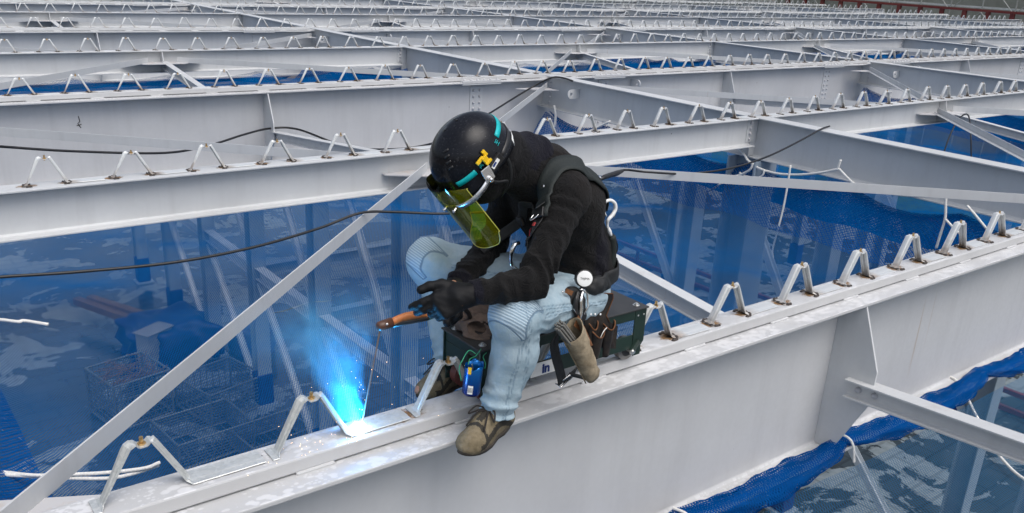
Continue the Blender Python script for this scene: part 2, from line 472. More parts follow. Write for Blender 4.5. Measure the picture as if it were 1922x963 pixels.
# ------------------------------------------------------------------ struts (small channels from plain beam down to main beam) and flat braces
def strut(k, j, s):
    """from plain row k (odd) to the main row k+s"""
    x = STX[j+1]+.03; y, ym = rowy(k), rowy(k+s)
    p = Vector((x, y+s*.07, -.15-.05)); q = Vector((x, ym-s*.19, -.49-.05))
    r = empty('strut', tuple((p+q)/2))
    mb = MB()
    pr = iprof(.09, .10, .008, .006, .05)
    mb.beam(pr, p, q, side=(1, 0, 0)); mb.build('channel', M['paint'] if k < 4 else M['paint_far'], r)
    d = (q-p).normalized()
    if k <= 3:
        for e in (p+d*.05, p+d*.11, q-d*.05, q-d*.11): bolt(e+Vector((-.003, 0, -.005)), '-X', r, .75)
    return r
def brace(k, j, s, e):
    """flat bar brace from mid-span of plain row k, segment j, to the corner at main row k+s and grid line j+(e>0)"""
    xm = STX[j+1]; y = rowy(k); xc = colx(j+(1 if e > 0 else 0))
    p = Vector((xm+e*.20, y+s*.10, -.15)); q = Vector((xc-e*.10, rowy(k+s)-s*.22, -.15))
    r = empty('flat_brace', tuple((p+q)/2))
    mb = MB(); d = (q-p).normalized(); n = Vector((d.y, -d.x, 0))
    if n.y > 0: n = -n
    # an angle: tall leg towards the camera side, short leg lying flat behind it
    L = [(0, -.075), (0, .0), (-.007, .0), (-.007, -.068), (-.065, -.068), (-.065, -.075)]
    mb.beam([(a, b+.06) for a, b in L], p, q, side=n)
    mb.build('angle_bar', M['paint'] if k < 4 else M['paint_far'], r)
    c = MB()
    yc = rowy(k+s)-s*.155
    c.plate([(xc-e*.105, yc, -.170), (xc-e*.6, yc, -.170), (xc-e*.5, yc-s*.12, -.170), (xc-e*.105, yc-s*.32, -.170)], (0, 0, 1), .009)
    c.build('gusset_plate', M['paint_rust'], r)
    if k <= 1:
        for t in (.04, .09, .14): bolt(p+d*t-n*.04+Vector((0, 0, -.006)), 'Z', r, .7)
    return r
sn = {}
for k in range(1, 8, 2):
    for j in range(6):
        for s in (-1, 1):
            y, ym = rowy(k), rowy(k+s); xm = STX[j+1]
            if any(in_frame((xm, a, -.3), 0) for a in np.linspace(y, ym, 12)):
                o = strut(k, j, s)
                lab = {(1, 0, -1): 'grey strut sloping down from the plain beam to the rail behind the welder',
                       (1, 0, 1): 'grey strut behind the left brackets, sloping to the deep beam behind'}.get((k, j, s),
                       f'grey strut {"before" if s < 0 else "behind"} the beam {BL[k]}, {ORD[j]} bay across')
                tag(o, lab, 'strut', 'sloping struts between beams')
            for e in (-1, 1):
                xc = colx(j+(1 if e > 0 else 0))
                if k > 5: continue
                if any(in_frame((xm+(xc-xm)*t, y+(ym-y)*t, -.15), 0) for t in np.linspace(0, 1, 14)):
                    o = brace(k, j, s, e)
                    lab = {(1, 0, -1, -1): 'long grey flat brace slanting across the blue net left of the welder',
                           (1, 0, -1, 1): 'long pale flat brace running right from behind the welder'}.get((k, j, s, e),
                           f'flat brace {"before" if s < 0 else "behind"} beam {BL[k]}, {"left" if e < 0 else "right"} half, {ORD[j]} bay')
                    tag(o, lab, 'brace', 'flat braces under the beams')
# the strut on the near side of the front beam, bottom right
p = Vector((3.90, 2.10, -.515)); q = Vector((3.90, -1.0, -.30))
r = empty('strut', tuple(p)); mb = MB()
mb.beam(iprof(.09, .098, .008, .006, .05), p, q, side=(1, 0, 0)); mb.build('channel', M['paint'], r)
d = (q-p).normalized()
for e in (.06, .15): bolt(p+d*e+Vector((-.003, 0, .0)), '-X', r)
tag(r, 'grey strut bolted to the tapered stiffener, running out bottom right', 'strut', 'sloping struts between beams')

# ------------------------------------------------------------------ roof brackets (bent galvanised straps)
def strap_mesh(name, seg=True):
    path = [(-.022, .0035), (-.004, .0035), (.004, .012), (.078, .150), (.084, .160), (.092, .1645), (.104, .1640), (.109, .158), (.114, .154),
            (.132, .154), (.138, .158), (.143, .1635), (.150, .162), (.157, .150), (.231, .012), (.239, .0035), (.262, .0035), (.478-.0225, .0035)]
    wd = [-.0185, -.018, -.009, -.0055, .0055, .009, .018, .0185]; up = [-.7, 0, 0, 1, 1, 0, 0, -.7]
    mb = MB(); n = len(wd); vs = []
    for i, (x, z) in enumerate(path):
        a = path[max(i-1, 0)]; b = path[min(i+1, len(path)-1)]
        t = Vector((b[0]-a[0], 0, b[1]-a[1])).normalized(); nn = Vector((-t.z, 0, t.x))
        leg = .009 if (2 < i < 6 or 11 < i < 15) else (.0 if 6 <= i <= 11 else .0015)
        for w, u in zip(wd, up): vs.append(Vector((x, w*(1.95 if i in (0, 1, 15, 16, 17) else 1), z)) + nn*(u*leg))
    fs = [(i*n+j, (i+1)*n+j, (i+1)*n+j+1, i*n+j+1) for i in range(len(path)-1) for j in range(n-1)]
    mb.add(vs, fs); me = mb.mesh(name); return me
strap_me = strap_mesh('roof_bracket')
far_me = strap_mesh('roof_bracket')
def hole_mesh():
    b = MB()
    for x, r in ((.275, .004), (.375, .006), (.455, .004)):
        b.tube([(x, 0, .0052), (x, 0, .0056)], [r, r], 10)
    return b.mesh('punched_holes')
hole_me = hole_mesh()
def dimple_mesh():
    b = MB()
    for x in (.33, .42): b.dome((x, .006, .0048), (0, 0, 1), .010, .0035, 0, 10)
    return b.mesh('dimple')
def bolt_mesh():
    b = MB(); b.cyl((.123, 0, .146), (.123, 0, .178), .0055, 8); b.hexnut((.123, 0, .1545), (0, 0, 1), .011, .007)
    b.cyl((.123, 0, .153), (.123, 0, .1545), .014, 10)
    return b.mesh('stud')
stud_me = bolt_mesh()
def burn_mesh(x, s):
    b = MB(); b.add([(x-s*1.1, -s*.6, .0012), (x+s*1.1, -s*.6, .0012), (x+s*1.1, s*.6, .0012), (x-s*1.1, s*.6, .0012)], [(0, 1, 2, 3)])
    me = b.mesh('weld_burn'); uv = me.uv_layers.new(name='UVMap')
    for l in me.loops: uv.data[l.index].uv = ((0, 0), (1, 0), (1, 1), (0, 1))[l.vertex_index]
    return me
burn_me = [burn_mesh(0., .072), burn_mesh(.238, .068)]
def bead_mesh(x, q):
    b = MB()
    b.tube(spline([(x+.03*q, -.036, .001), (x+.01*q, -.041, .003), (x-.012*q, -.028, .004), (x-.016*q, 0, .003), (x-.012*q, .028, .004), (x+.012*q, .041, .003), (x+.03*q, .036, .001)], 4), [.003+.005*abs(math.sin(i*.9)) for i in range(25)], 6)
    return b.mesh('weld_bead')
bead_me = [bead_mesh(-.002, 1), bead_mesh(.24, -1)]
M['slag'] = simple('weld_slag', (.06, .05, .045), .7, .2, .5, 90, .6)
def bracket(x, k, parts, new=False):
    me = strap_me if parts else far_me
    if new:
        me = strap_me.copy(); me.materials.clear()
    o = link('roof_bracket', me, M['galv_new'] if new else M['galv'], None, smooth=False)
    o.location = (x+random.uniform(-.004, .004), rowy(k)+.004+random.uniform(-.004, .004), 0)
    o.rotation_euler = (random.uniform(-.035, .035), random.uniform(-.006, .006), random.uniform(-.03, .03))
    if not new: o.scale = (random.uniform(.97, 1.03), random.uniform(.95, 1.05), random.uniform(.95, 1.05))
    if 'sol' not in o.modifiers:
        m = o.modifiers.new('sol', 'SOLIDIFY'); m.thickness = .0032; m.offset = 0
    if parts:
        c = link('stud', stud_me, M['brass'], o)
        if k == 0 and x < 3: link('punched_holes', hole_me, M['slag'], o)
        if not new:
            [link('weld_burn', q_, M['burn'], o) for q_ in burn_me]; [link('weld_bead', bm_, M['slag'], o) for bm_ in bead_me]
    return o
strap_me.materials.append(M['galv']); far_me.materials.append(M['galv'])
cand = []
OFF = [.39, .37, .36, .335, .345, .335, .33, .33, .33, .33]
for k in range(NROW):
    n = -4
    while True:
        x = OFF[k]+.5*n; n += 1
        if x > EDGE-1.6: break
        if in_frame((x+.12, rowy(k), .08), 30):
            cand.append((project((x, rowy(k), 0))[2], x, k))
cand.sort()
ROWLAB = {2: 'galvanised bracket on the rail of the deep beam behind the plain one', 3: 'galvanised bracket on the second plain beam beyond the welder',
          4: 'galvanised bracket on the rail of the second deep beam beyond the welder', 5: 'small galvanised bracket on the third plain beam back',
          6: 'small galvanised bracket on the third railed main beam beyond the welder', 7: 'tiny far bracket on the fourth plain beam back', 8: 'tiny far bracket on the farthest railed main beam', 9: 'tiny far bracket on the farthest plain beam'}
GR = 'roof brackets welded along the beams'
near_n, b_left, b_right = 0, 0, 0
rest = []
rowA = sorted(x for d, x, k in cand if k == 0); rowB = sorted(x for d, x, k in cand if k == 1)
for i, (d, x, k) in enumerate(cand):
    if i >= 300: rest.append((x, k)); continue
    new = k == 0 and x < 2.2
    o = bracket(x, k, k <= 2 or d < 14, new)
    if k == 0:
        if x < .5: lab = 'clean galvanised bracket nearest the camera, left of the welding arc'
        elif x < 1: lab = 'clean galvanised bracket with the blue welding arc burning at its foot'
        elif x < 1.5: lab = 'clean galvanised bracket standing at the front of the trolley by the blue can'
        elif x < 2: lab = 'galvanised bracket hidden under the green trolley'
        else:
            q = rowA.index(x)-4; lab = f'{"rusty footed bracket just behind the green trolley" if q == 0 else ORD[q]+" rusty footed bracket along the front rail right of the trolley"}'
    elif k == 1:
        bl = [v for v in rowB if v < 3.9]; br = [v for v in rowB if v >= 3.9]
        lab = (f'{ORD[len(bl)-1-bl.index(x)] if bl.index(x) < len(bl)-1 else "nearest"} bracket left of the helmet on the plain beam behind the welder' if x < 3.9 else
               (f'{ORD[br.index(x)]} bracket right of the helmet on the plain beam behind the welder' if br.index(x) < 12 else 'rusty bracket far right on the plain beam behind the welder'))
    else: lab = ROWLAB[k]
    tag(o, lab, 'bracket', GR)
if rest:
    src = strap_me; nv = len(src.vertices)
    co = np.empty(nv*3); src.vertices.foreach_get('co', co); co = co.reshape(-1, 3)
    mb = MB(); polys = [tuple(p.vertices) for p in src.polygons]
    for x, k in rest: mb.add(co+np.array([x, rowy(k)+.004, 0]), polys)
    o = mb.build('far_roof_brackets', M['galv_new'])
    m = o.modifiers.new('sol', 'SOLIDIFY'); m.thickness = .003; m.offset = 0
    tag(o, 'mass of tiny far brackets on the most distant beams', 'brackets', None, 'stuff')
# ------------------------------------------------------------------ what lies below: floor, columns, frames, nets
ZG = -10.2
def floor_mat():
    t = NT('wet_concrete'); w = t.coord('World')
    wa = t.coord('World', (.55, .55, 1))
    n = t.noise(wa, .95, 6, .62, .6); n2 = t.noise(w, 2.2, 4)
    pale_mask = t.ramp(t.math('ADD', n, t.math('MULTIPLY', n2, .10)), .575, .592)       # paler, rougher islands scattered by noise
    pale_col = t.mix(t.ramp(t.noise(w, 6, 4), .3, .7), (.17, .215, .235), (.25, .295, .315))
    wet = t.mix(t.ramp(t.noise(w, .35, 4), .3, .7), (.03, .045, .055), (.065, .085, .10))
    br = t.n('ShaderNodeTexBrick'); br.inputs['Scale'].default_value = .45; br.inputs['Mortar Size'].default_value = .02
    br.inputs['Color1'].default_value = (1, 1, 1, 1); br.inputs['Color2'].default_value = (.86, .86, .86, 1); br.inputs['Mortar'].default_value = (.4, .4, .4, 1)
    t.l(w, br.inputs['Vector'])
    mul = t.n('ShaderNodeMix', data_type='RGBA', blend_type='MULTIPLY'); mul.inputs[0].default_value = .5
    t.l(t.mix(pale_mask, wet, pale_col), mul.inputs[6]); t.l(br.outputs[0], mul.inputs[7])
    t.pbr(mul.outputs[2], t.mix(pale_mask, (.16, .16, .16), (.7, .7, .7)), 0, None, None, .4); return t.m
def sheet(name, x0, x1, y0, y1, z, m):
    mb = MB(); mb.add([(x0, y0, z), (x1, y0, z), (x1, y1, z), (x0, y1, z)], [(0, 1, 2, 3)])
    return mb.build(name, m)
M['ground'] = simple('bare_earth', (.16, .14, .11), .9, 0, .3, .6, kind='Object')
M['grass'] = simple('grass_bank', (.035, .085, .012), .9, 0, .5, 2.5)
tag(sheet('ground', -400, 500, -400, 500, ZG-.35, M['ground']), None, None, None, 'structure')
fl = MB(); fl.box2((-40, -30, ZG-.3), (41, 70, ZG)); tag(fl.build('floor', floor_mat()), None, None, None, 'structure')
g = MB(); N = 60
vs = [(42+(i % 5)*2.2, -30+i//5*1.8, ZG-.2+.25*(i % 5)+.15*random.random()) for i in range(5*N)]
g.add(vs, [(a*5+b, a*5+b+1, a*5+b+6, a*5+b+5) for a in range(N-1) for b in range(4)])
tag(g.build('grass_bank', M['grass'], smooth=True), 'green grass bank seen through the net beyond the floor edge', 'grass', None, 'stuff')

PRC = iprof(.38, .38, .022, .016, .19)
def column(j, k):
    x, y = colx(j), rowy(k)
    r = empty('steel_column', (x, y, ZG))
    c = MB(); top = -HX-.012 if k % 2 else -.93
    c.beam(PRC, (x, y, ZG+.05), (x, y, top), up=(0, 1, 0)); c.build('shaft', M['column'], r)
    b = MB(); b.box2((x-.3, y-.3, ZG), (x+.3, y+.3, ZG+.05)); b.build('base_plate', M['column'], r)
    w = MB(); w.box2((x-.215, y-.215, ZG+.051), (x+.215, y+.215, ZG+.95)); w.build('wrap', M['wrap'], r, bevel=.03)
    return r
for j in range(1, 5):
    for k in range(0, 9):
        if j > 1 and k > 5: continue
        lab = f'pale blue column under the net, {"in the first line" if j == 1 else "in the "+ORD[j-1]+" line"}, {ORD[k]} from the front'
        if (j, k) == (1, 1): lab = 'pale blue column standing under the beam joint right of the welder'
        tag(column(j, k), lab, 'column', 'steel columns under the roof')
# middle beams and diagonals between the columns
PRM = iprof(.25, .30, .014, .01, .15)
for j in (1, 2):
    for k in range(1, 7):
        x = colx(j); y0, y1 = rowy(k)+.2, rowy(k+1)-.2
        if j == 2 and k > 3: continue
        mb = MB(); mb.beam(PRM, (x, y0, -6.35), (x, y1, -6.35), side=(1, 0, 0))
        o = mb.build('tie_beam', M['brace'])
        tag(o, f'pale tie beam at mid height in the {ORD[j-1]} column line, {ORD[k-1]} gap from the front', 'steel beam', 'tie beams between columns')
        for zz, nm in (((-6.6, -10.0), 'lower'), ((-1.3, -6.1), 'upper')):
            d = MB(); d.beam(iprof(.15, .15, .01, .008, .075), (x-.03, y1-.05, zz[0]), (x-.03, y0+.05, zz[1]), up=(1, 0, 0))
            tag(d.build('diagonal_brace', M['brace']), f'pale {nm} diagonal brace in the {ORD[j-1]} column line, {ORD[k-1]} gap from the front', 'brace', 'diagonal braces between columns')
    # ties along X
for k in (2, 3, 4, 5):
    x0, x1 = colx(1)+.2, colx(2)-.2; y = rowy(k)
    mb = MB(); mb.beam(PRM, (x0, y, -6.35), (x1, y, -6.35), side=(0, -1, 0))
    tag(mb.build('tie_beam', M['column']), f'pale tie beam along the frame between column lines, {ORD[k]} frame from the front', 'steel beam', 'tie beams along the frames')
# red guard rails at the floor edge
def red_rail(x, y0, y1, z, h, lab, st=2.4, posts=.09):
    r = empty('red_guard_rail', (x, (y0+y1)/2, z))
    for zz, nm in ((z+.08, 'bottom_rail'), (z+h, 'top_rail')):
        m = MB(); m.box2((x-.07, y0, zz-.07), (x+.07, y1, zz+.07)); m.build(nm, M['red'], r)
    y = y0+.3
    while y < y1:
        m = MB(); m.box2((x-posts, y-posts, z+.15), (x+posts, y+posts, z+h-.07)); m.build('post', M['red'], r); y += st
    return tag(r, lab, 'guard rail')
red_rail(40.5, 2, 40, ZG, 1.15, 'red guard rail along the floor edge far below the net')
red_rail(25.9, 6, 30, ZG, .62, 'low dark red rail on the floor right of the welder', 6, .05)

# ------------------------------------------------------------------ cages, tarp and timber on the floor left of the arc
def cage_at(x, y, z, rz, w, d, h, lab, n=9):
    r = empty('wire_cage', (x, y, z)); Rz = Matrix.Rotation(rz, 4, 'Z'); T = Matrix.Translation((x, y, z)) @ Rz
    def P(a, b, c): return T @ Vector((a*w/2, b*d/2, c*h))
    mb = MB()
    for a, b in ((-1, -1), (1, -1), (1, 1), (-1, 1)): mb.cyl(P(a, b, 0), P(a, b, 1), .035, 6)
    for c in (0.05, 1):
        for a, b in (((-1, -1), (1, -1)), ((1, -1), (1, 1)), ((1, 1), (-1, 1)), ((-1, 1), (-1, -1))): mb.cyl(P(*a, c), P(*b, c), .03, 6)
    mb.build('cage_frame', M['cage'], r)
    m2 = MB()
    for i in range(1, n):
        t = -1+2*i/n
        for s in (-1, 1):
            m2.cyl(P(t, s, 0), P(t, s, 1), .012, 4); m2.cyl(P(s, t, 0), P(s, t, 1), .012, 4)
            m2.cyl(P(-1, s, i/n), P(1, s, i/n), .012, 4); m2.cyl(P(s, -1, i/n), P(s, 1, i/n), .012, 4)
        m2.cyl(P(t, -1, .05), P(t, 1, .05), .012, 4)
    m2.build('wire_mesh', M['cage'], r)
    return tag(r, lab, 'cage', 'wire cages on the floor below')
M['cage'] = simple('galvanised_wire', (.16, .18, .18), .5, .3)
M['tarp'] = simple('blue_tarp', (.006, .025, .14), .5, 0, .3, 4)
M['wood'] = simple('weathered_timber', (.20, .13, .08), .8, 0, .35, 9)
M['board'] = simple('pale_board', (.28, .28, .27), .7, 0, .2, 3)
cage_at(4.9, 22.0, ZG, .2, 1.5, 1.5, 1.3, 'wire cage under the net left of the flat brace, holding cut ends')
cage_at(7.0, 21.2, ZG, .25, 1.7, 1.6, .9, 'wire cage under the net just right of the flat brace')
cage_at(5.9, 19.4, ZG, .1, 1.9, 1.5, .7, 'low wire cage under the net above the nearest bracket')
cage_at(7.3, 18.6, ZG, .1, 1.6, 1.2, .45, 'lowest wire cage by the blue wrapped column foot')
sc = MB()
for i in range(60):
    a = random.uniform(0, 6.3); c = Vector((4.9+random.uniform(-.6, .6), 22+random.uniform(-.6, .6), ZG+1.1+random.uniform(0, .35))); L = random.uniform(.15, .4)
    sc.cyl(c-Vector((math.cos(a), math.sin(a), random.uniform(-.3, .3)))*L, c+Vector((math.cos(a), math.sin(a), random.uniform(-.3, .3)))*L, .015, 4)
tag(sc.build('metal_offcuts', M['wood']), 'tangled brown offcuts heaped in the left wire cage', 'scrap', None, 'stuff')
def lumps(name, c, d, m, lab, cat, seed=0, amp=.18):
    rr = random.Random(seed); bm = bmesh.new(); bmesh.ops.create_icosphere(bm, subdivisions=4, radius=1)
    for v in bm.verts:
        q = v.co.copy(); e = .45
        q = Vector([math.copysign(abs(a)**e, a) for a in q])
        w = amp*(math.sin(q.x*5+seed)*math.sin(q.y*6+1)+.5*math.sin(q.z*9+q.x*11))
        q *= 1+w*.5
        v.co = Vector((c[0]+q.x*d[0]/2, c[1]+q.y*d[1]/2, c[2]+max(0, (q.z+1)/2)*d[2]))
    me = bpy.data.meshes.new(name); bm.to_mesh(me); bm.free()
    return tag(link(name, me, m, None, smooth=True), lab, cat)
lumps('tarp_bundle', (6.9, 25.0, ZG), (2.4, 2.2, 1.3), M['tarp'], 'blue tarp covered pile behind the wire cages', 'tarp', 3, .3)
lumps('tarp_bundle', (9.0, 24.2, ZG), (1.2, 1.4, .9), M['tarp'], 'small dark blue covered pile right of the tarp pile', 'tarp', 5, .3)
mk = MB(); mk.tube([on_y(147, 218, 9.632), on_y(150, 228, 9.632), on_y(146, 232, 9.632), on_y(152, 240, 9.632)], .004, 5); mk.tube([on_y(144, 236, 9.632), on_y(153, 233, 9.632)], .004, 5)
o = mk.build('chalk_mark', M['cable'], bpy.data.objects['main_beam.001'])
for i, (px, dx) in enumerate(((5.2, 0), (5.55, 0))):
    mb = MB(); mb.beam([(-.12, -.12), (.12, -.12), (.12, .12), (-.12, .12)], (px, 29.2-.3*i, ZG+.7+.1*i), (px+1.5, 25.5, ZG+.7+.1*i))
    tag(mb.build('timber_beam', M['wood'], bevel=.02), 'dark timber lying above the tarp pile, '+('left one' if i == 0 else 'right one'), 'timber', 'timbers beside the tarp pile')
mb = MB(); mb.box((6.2, 24.2, ZG+.7), (.9, .5, 1.2), Matrix.Rotation(.5, 3, 'Z')); mb.box((6.2, 24.2, ZG+1.32), (1.0, .6, .04), Matrix.Rotation(.5, 3, 'Z'))
tag(mb.build('pale_crate', M['board'], bevel=.03), 'pale grey crate standing between tarp pile and left cage', 'crate')
for i in range(5):
    mb = MB(); a = .15+.05*i; c = Vector((7.2+.16*i, 17.5-.1*i, ZG+.05+.05*i)); d = Vector((math.cos(a), math.sin(a)*.6, 0))*1.5
    mb.beam([(-.07, -.03), (.07, -.03), (.07, .03), (-.07, .03)], c-d, c+d)
    tag(mb.build('plank', M['wood'] if i % 2 else M['board']), 'plank in the loose stack on the floor by the lowest cage', 'plank', 'loose planks on the floor')

# ------------------------------------------------------------------ the blue safety nets
def uvgrid(name, P, m, us, vs_, smooth=True):
    """P[i][j] 3-D points; uv in metres"""
    ni, nj = len(P), len(P[0]); mb = MB()
    mb.add([p for row in P for p in row], [(i*nj+j, (i+1)*nj+j, (i+1)*nj+j+1, i*nj+j+1) for i in range(ni-1) for j in range(nj-1)])
    me = mb.mesh(name); uv = me.uv_layers.new(name='UVMap')
    for l in me.loops:
        i, j = divmod(l.vertex_index, nj); uv.data[l.index].uv = (us[i], vs_[j])
    return me
def vnoise(x, y, s):
    return math.sin(x*1.3+s)*math.sin(y*1.7+s*2.1)+.5*math.sin(x*3.1+1.3*s+y*2.2)+.25*math.sin(5.3*y-x*4.1+s)
def net(k, j, lab):
    """bay between rows k and k+1 and grid lines j and j+1: hung from the beam bottoms, sagging between its ties"""
    main_first = k % 2 == 0
    ya, yb = rowy(k), rowy(k+1); xa, xb = colx(j)+.03, colx(j+1)-.03
    ya += .14 if main_first else .08; yb -= .08 if main_first else .14
    za, zb = (-.935, -.36) if main_first else (-.36, -.935)
    if k == 0: zb = -1.12; yb = rowy(1)
    if k == 1: za = -1.12; ya = rowy(1)
    zx = -.50
    n_i, n_j = 72, 44; s = (k if k > 1 else 0)*3.1+j*1.7
    P = []; us = []; vs_ = []
    def scal(u, L, n, dip): return -dip*abs(math.sin(math.pi*u*n))**1.0
    for i in range(n_i+1):
        u = i/n_i; x = xa+(xb-xa)*u; us.append(x); row = []
        for q in range(n_j+1):
            v = q/n_j; y = ya+(yb-ya)*v
            if i == 0: vs_.append(y)
            # edge heights
            ea = za + scal(u, 8, 6, .06); eb = zb + scal(u, 8, 6, .10)
            ex0 = zx + scal(v, 3.5, 3, .12); ex1 = zx + scal(v, 3.5, 3, .14)
            inner = -1.12 - .06*vnoise(x, y, s)
            dA, dB, dX0, dX1 = v*3.4, (1-v)*3.4, u*7.9, (1-u)*7.9
            def w(d, r): return math.exp(-(d/r)**1.5)
            ws = [(ea, w(dA, .25)), (eb, w(dB, .32)), (ex0, w(dX0, .30)), (ex1, w(dX1, .30))]
            z = inner; tot = 1.0
            z = inner
            for e, ww in ws: z = max(z, inner+(e-inner)*ww)
            z += .012*vnoise(x*3, y*3, s)*(1-max(ww for e, ww in ws))
            row.append((x, y, z))
        P.append(row)
    me = uvgrid('safety_net', P, None, us, vs_)
    o = link('safety_net', me, M['net_sq'] if (k == 0 and j == 0 and False) else M['net'], None, True)
    # doubled, knotted border along the cross beams
    for i0, i1 in ((0, 4), (n_i-4, n_i)):
        Q = [[(a, b, c+.006) for a, b, c in P[i]] for i in range(i0, i1+1)]
        b_ = link('net_border', uvgrid('net_border', Q, None, [us[i]*1.13 for i in range(i0, i1+1)], [v*1.07 for v in vs_]), M['net_dense'], o, True)
    return tag(o, lab, 'safety net', 'blue safety nets slung under the beams')
NL = {(0, 0): 'blue safety net spread below the welder and the flat brace', (0, 1): 'blue safety net at right edge beyond the first cross beam'}
for k in range(0, 7):
    for j in range(0, 6):
        if any(in_frame((x, y, -.6), 0) for x in np.linspace(colx(j), colx(j+1), 12) for y in np.linspace(rowy(k), rowy(k+1), 6)):
            net(k, j, NL.get((k, j), f'blue net in the {ORD[k]} bay back from the front beam, {ORD[j]} bay across'))

# near side of the front beam: net bunched along the bottom flange, then hanging flat
def front_net():
    r = empty('safety_net', (4, 1.9, -.95))
    # flat part
    P = []; us = []; vs_ = []; n_i, n_j = 90, 40
    for i in range(n_i+1):
        x = -1+10*i/n_i; us.append(x); row = []
        for q in range(n_j+1):
            y = 2.02-2.6*q/n_j
            if i == 0: vs_.append(y)
            z = -1.10-.05*vnoise(x, y, 1.2)+.12*math.exp(-((2.02-y)/.12)**2)
            row.append((x, y, z))
        P.append(row)
    link('net_sheet', uvgrid('net_sheet', P, None, us, vs_), M['net_front'], r, True)
    # bunched roll with a crossing at every tie
    ties = [1.2, 2.72, 3.98, 5.55, 7.2, 8.9]
    P = []; us = []; vs_ = []; n_i, n_j = 260, 64
    for i in range(n_i+1):
        x = .6+8.3*i/n_i; us.append(x*1.5); row = []
        seg = max(q for q in range(len(ties)) if ties[q] <= x or q == 0); a = ties[seg]; b = ties[min(seg+1, len(ties)-1)]
        u = min(1, max(0, (x-a)/max(.01, b-a))); f = math.sin(math.pi*u)**.6 if 0 < u < 1 else 0
        for q in range(n_j+1):
            th = math.pi*2*q/n_j*3.3
            if i == 0: vs_.append(q*.03)
            rad = (.032+.040*f)*(1-.55*q/n_j)*(1+.16*math.sin(th*3+x*9)+.12*math.sin(th*5-x*14)+.08*math.sin(th*9+x*31))
            row.append((x, 2.128-.045*f+math.cos(th)*rad*1.25, -.868-.05*f+math.sin(th)*rad*.75))
        P.append(row)
    link('net_roll', uvgrid('net_roll', P, None, us, vs_), M['net_dense'], r, True)
    for x in ties[1:3]+ties[4:5]:
        t = MB(); t.tube(spline([(x-.01, 2.16, -.84), (x, 2.09, -.835), (x+.005, 2.05, -.87), (x+.01, 2.03, -.96)], 5), .007, 8); t.build('tie_cord', M['rope_w'], r)
    return tag(r, 'blue net bunched in a roll along the near side of the front beam', 'safety net', 'blue safety nets slung under the beams')
M['net_front'] = net_mat('blue_net_front', .019, .07, (.012, .12, .27))
front_net()

# ------------------------------------------------------------------ ropes and cables
def cord(name, pts, r, m, lab, cat, n=8, group=None, strands=1):
    mb = MB(); sp = spline(pts, n); mb.tube(sp, r, 8); o = mb.build(name, m, smooth=True); return tag(o, lab, cat, group)
CB = 'black cables over the steel'
cord('power_cable', [on_z(-60, 527, -.13), on_z(0, 520, -.13), on_z(150, 510, -.15), on_z(330, 492, -.16), on_z(480, 463, -.15), on_z(600, 428, -.12), on_z(676, 400, -.07), on_z(740, 398, -.09), on_z(830, 401, -.12), on_z(960, 396, -.12)],
     .0085, M['cable'], 'black cable sagging across the blue net left of the welder', 'cable', 8, CB)
cord('power_cable', [on_y(-40, 272, 8.6), on_y(0, 275, 8.6), on_y(140, 284, 8.7), on_y(310, 287, 8.8), on_y(395, 272, 9.0), on_y(460, 252, 9.2), on_y(508, 241, 9.45), on_y(560, 243, 9.3), on_y(650, 275, 8.4), on_y(740, 280, 7.6), on_y(815, 268, 7.6), on_y(870, 240, 8.6), on_y(915, 215, 9.0), on_y(960, 187, 9.2), on_y(1000, 163, 9.33), on_z(1035, 146, .012), on_z(1056, 146, .012), on_z(1075, 152, .012)],
     .012, M['cable'], 'thin black cable looping behind the brackets up to the first cross beam', 'cable', 8, CB)
cord('power_cable', [on_z(1100, 352, -.02), on_z(1128, 336, -.03), on_z(1150, 327, -.06), on_z(1172, 319, -.085), on_z(1215, 323, -.08), on_z(1290, 326, -.12), on_z(1370, 316, -.12), on_z(1440, 294, -.10), on_z(1500, 265, -.05), on_z(1540, 243, .012), on_z(1557, 237, .014)],
     .009, M['cable'], 'black cable with an inline plug behind the welder, ending on the cross beam', 'cable', 8, CB)
mb = MB(); mb.tube([on_z(1128, 336, -.03), on_z(1135, 332, -.04), on_z(1158, 325, -.07), on_z(1168, 321, -.08)], [.012, .019, .022, .014], 10)
o = mb.build('inline_plug', M['cable'], smooth=True); o.parent = bpy.data.objects['power_cable.002']
cord('power_cable', [on_y(1770, 292, 5.2), on_y(1780, 262, 5.3), on_y(1795, 230, 5.35), on_y(1808, 216, 5.4), on_y(1818, 218, 5.2), on_y(1822, 250, 5.0), on_y(1823, 300, 4.9)], .009, M['cable'], 'black cable arched over the small strut at right', 'cable', 8, CB)
RG = 'white tie ropes on the nets'
cord('white_rope', [on_z(-50, 598, -.85), on_z(0, 600, -.85), on_z(35, 604, -.85), on_z(45, 602, -.85), on_z(90, 609, -.85)], .011, M['rope_w'], 'short white rope end on the net at the left edge', 'rope', 8, RG)
cord('white_rope', [on_z(-50, 886, -.92), on_z(0, 886, -.92), on_z(60, 892, -.91), on_z(120, 891, -.9), on_z(200, 887, -.9), on_z(270, 879, -.9), on_z(300, 868, -.9)], .009, M['rope_w'], 'upper strand of white rope behind the nearest bracket', 'rope', 8, RG)
cord('white_rope', [on_z(-50, 890, -.92), on_z(0, 891, -.92), on_z(60, 894, -.92), on_z(120, 897, -.92), on_z(200, 898, -.92), on_z(250, 889, -.92), on_z(298, 873, -.92)], .009, M['rope_w'], 'lower strand of white rope behind the nearest bracket', 'rope', 8, RG)
def rx(pts, x): return [on_x(a, b, x) for a, b in pts]
cord('white_rope', rx([(1387, 278), (1398, 292), (1405, 302), (1425, 316), (1460, 326), (1500, 328), (1540, 324), (1575, 317)], 7.84), .013, M['rope_w'], 'white net edge rope looping below the cross beam right of its column', 'rope', 8, RG)
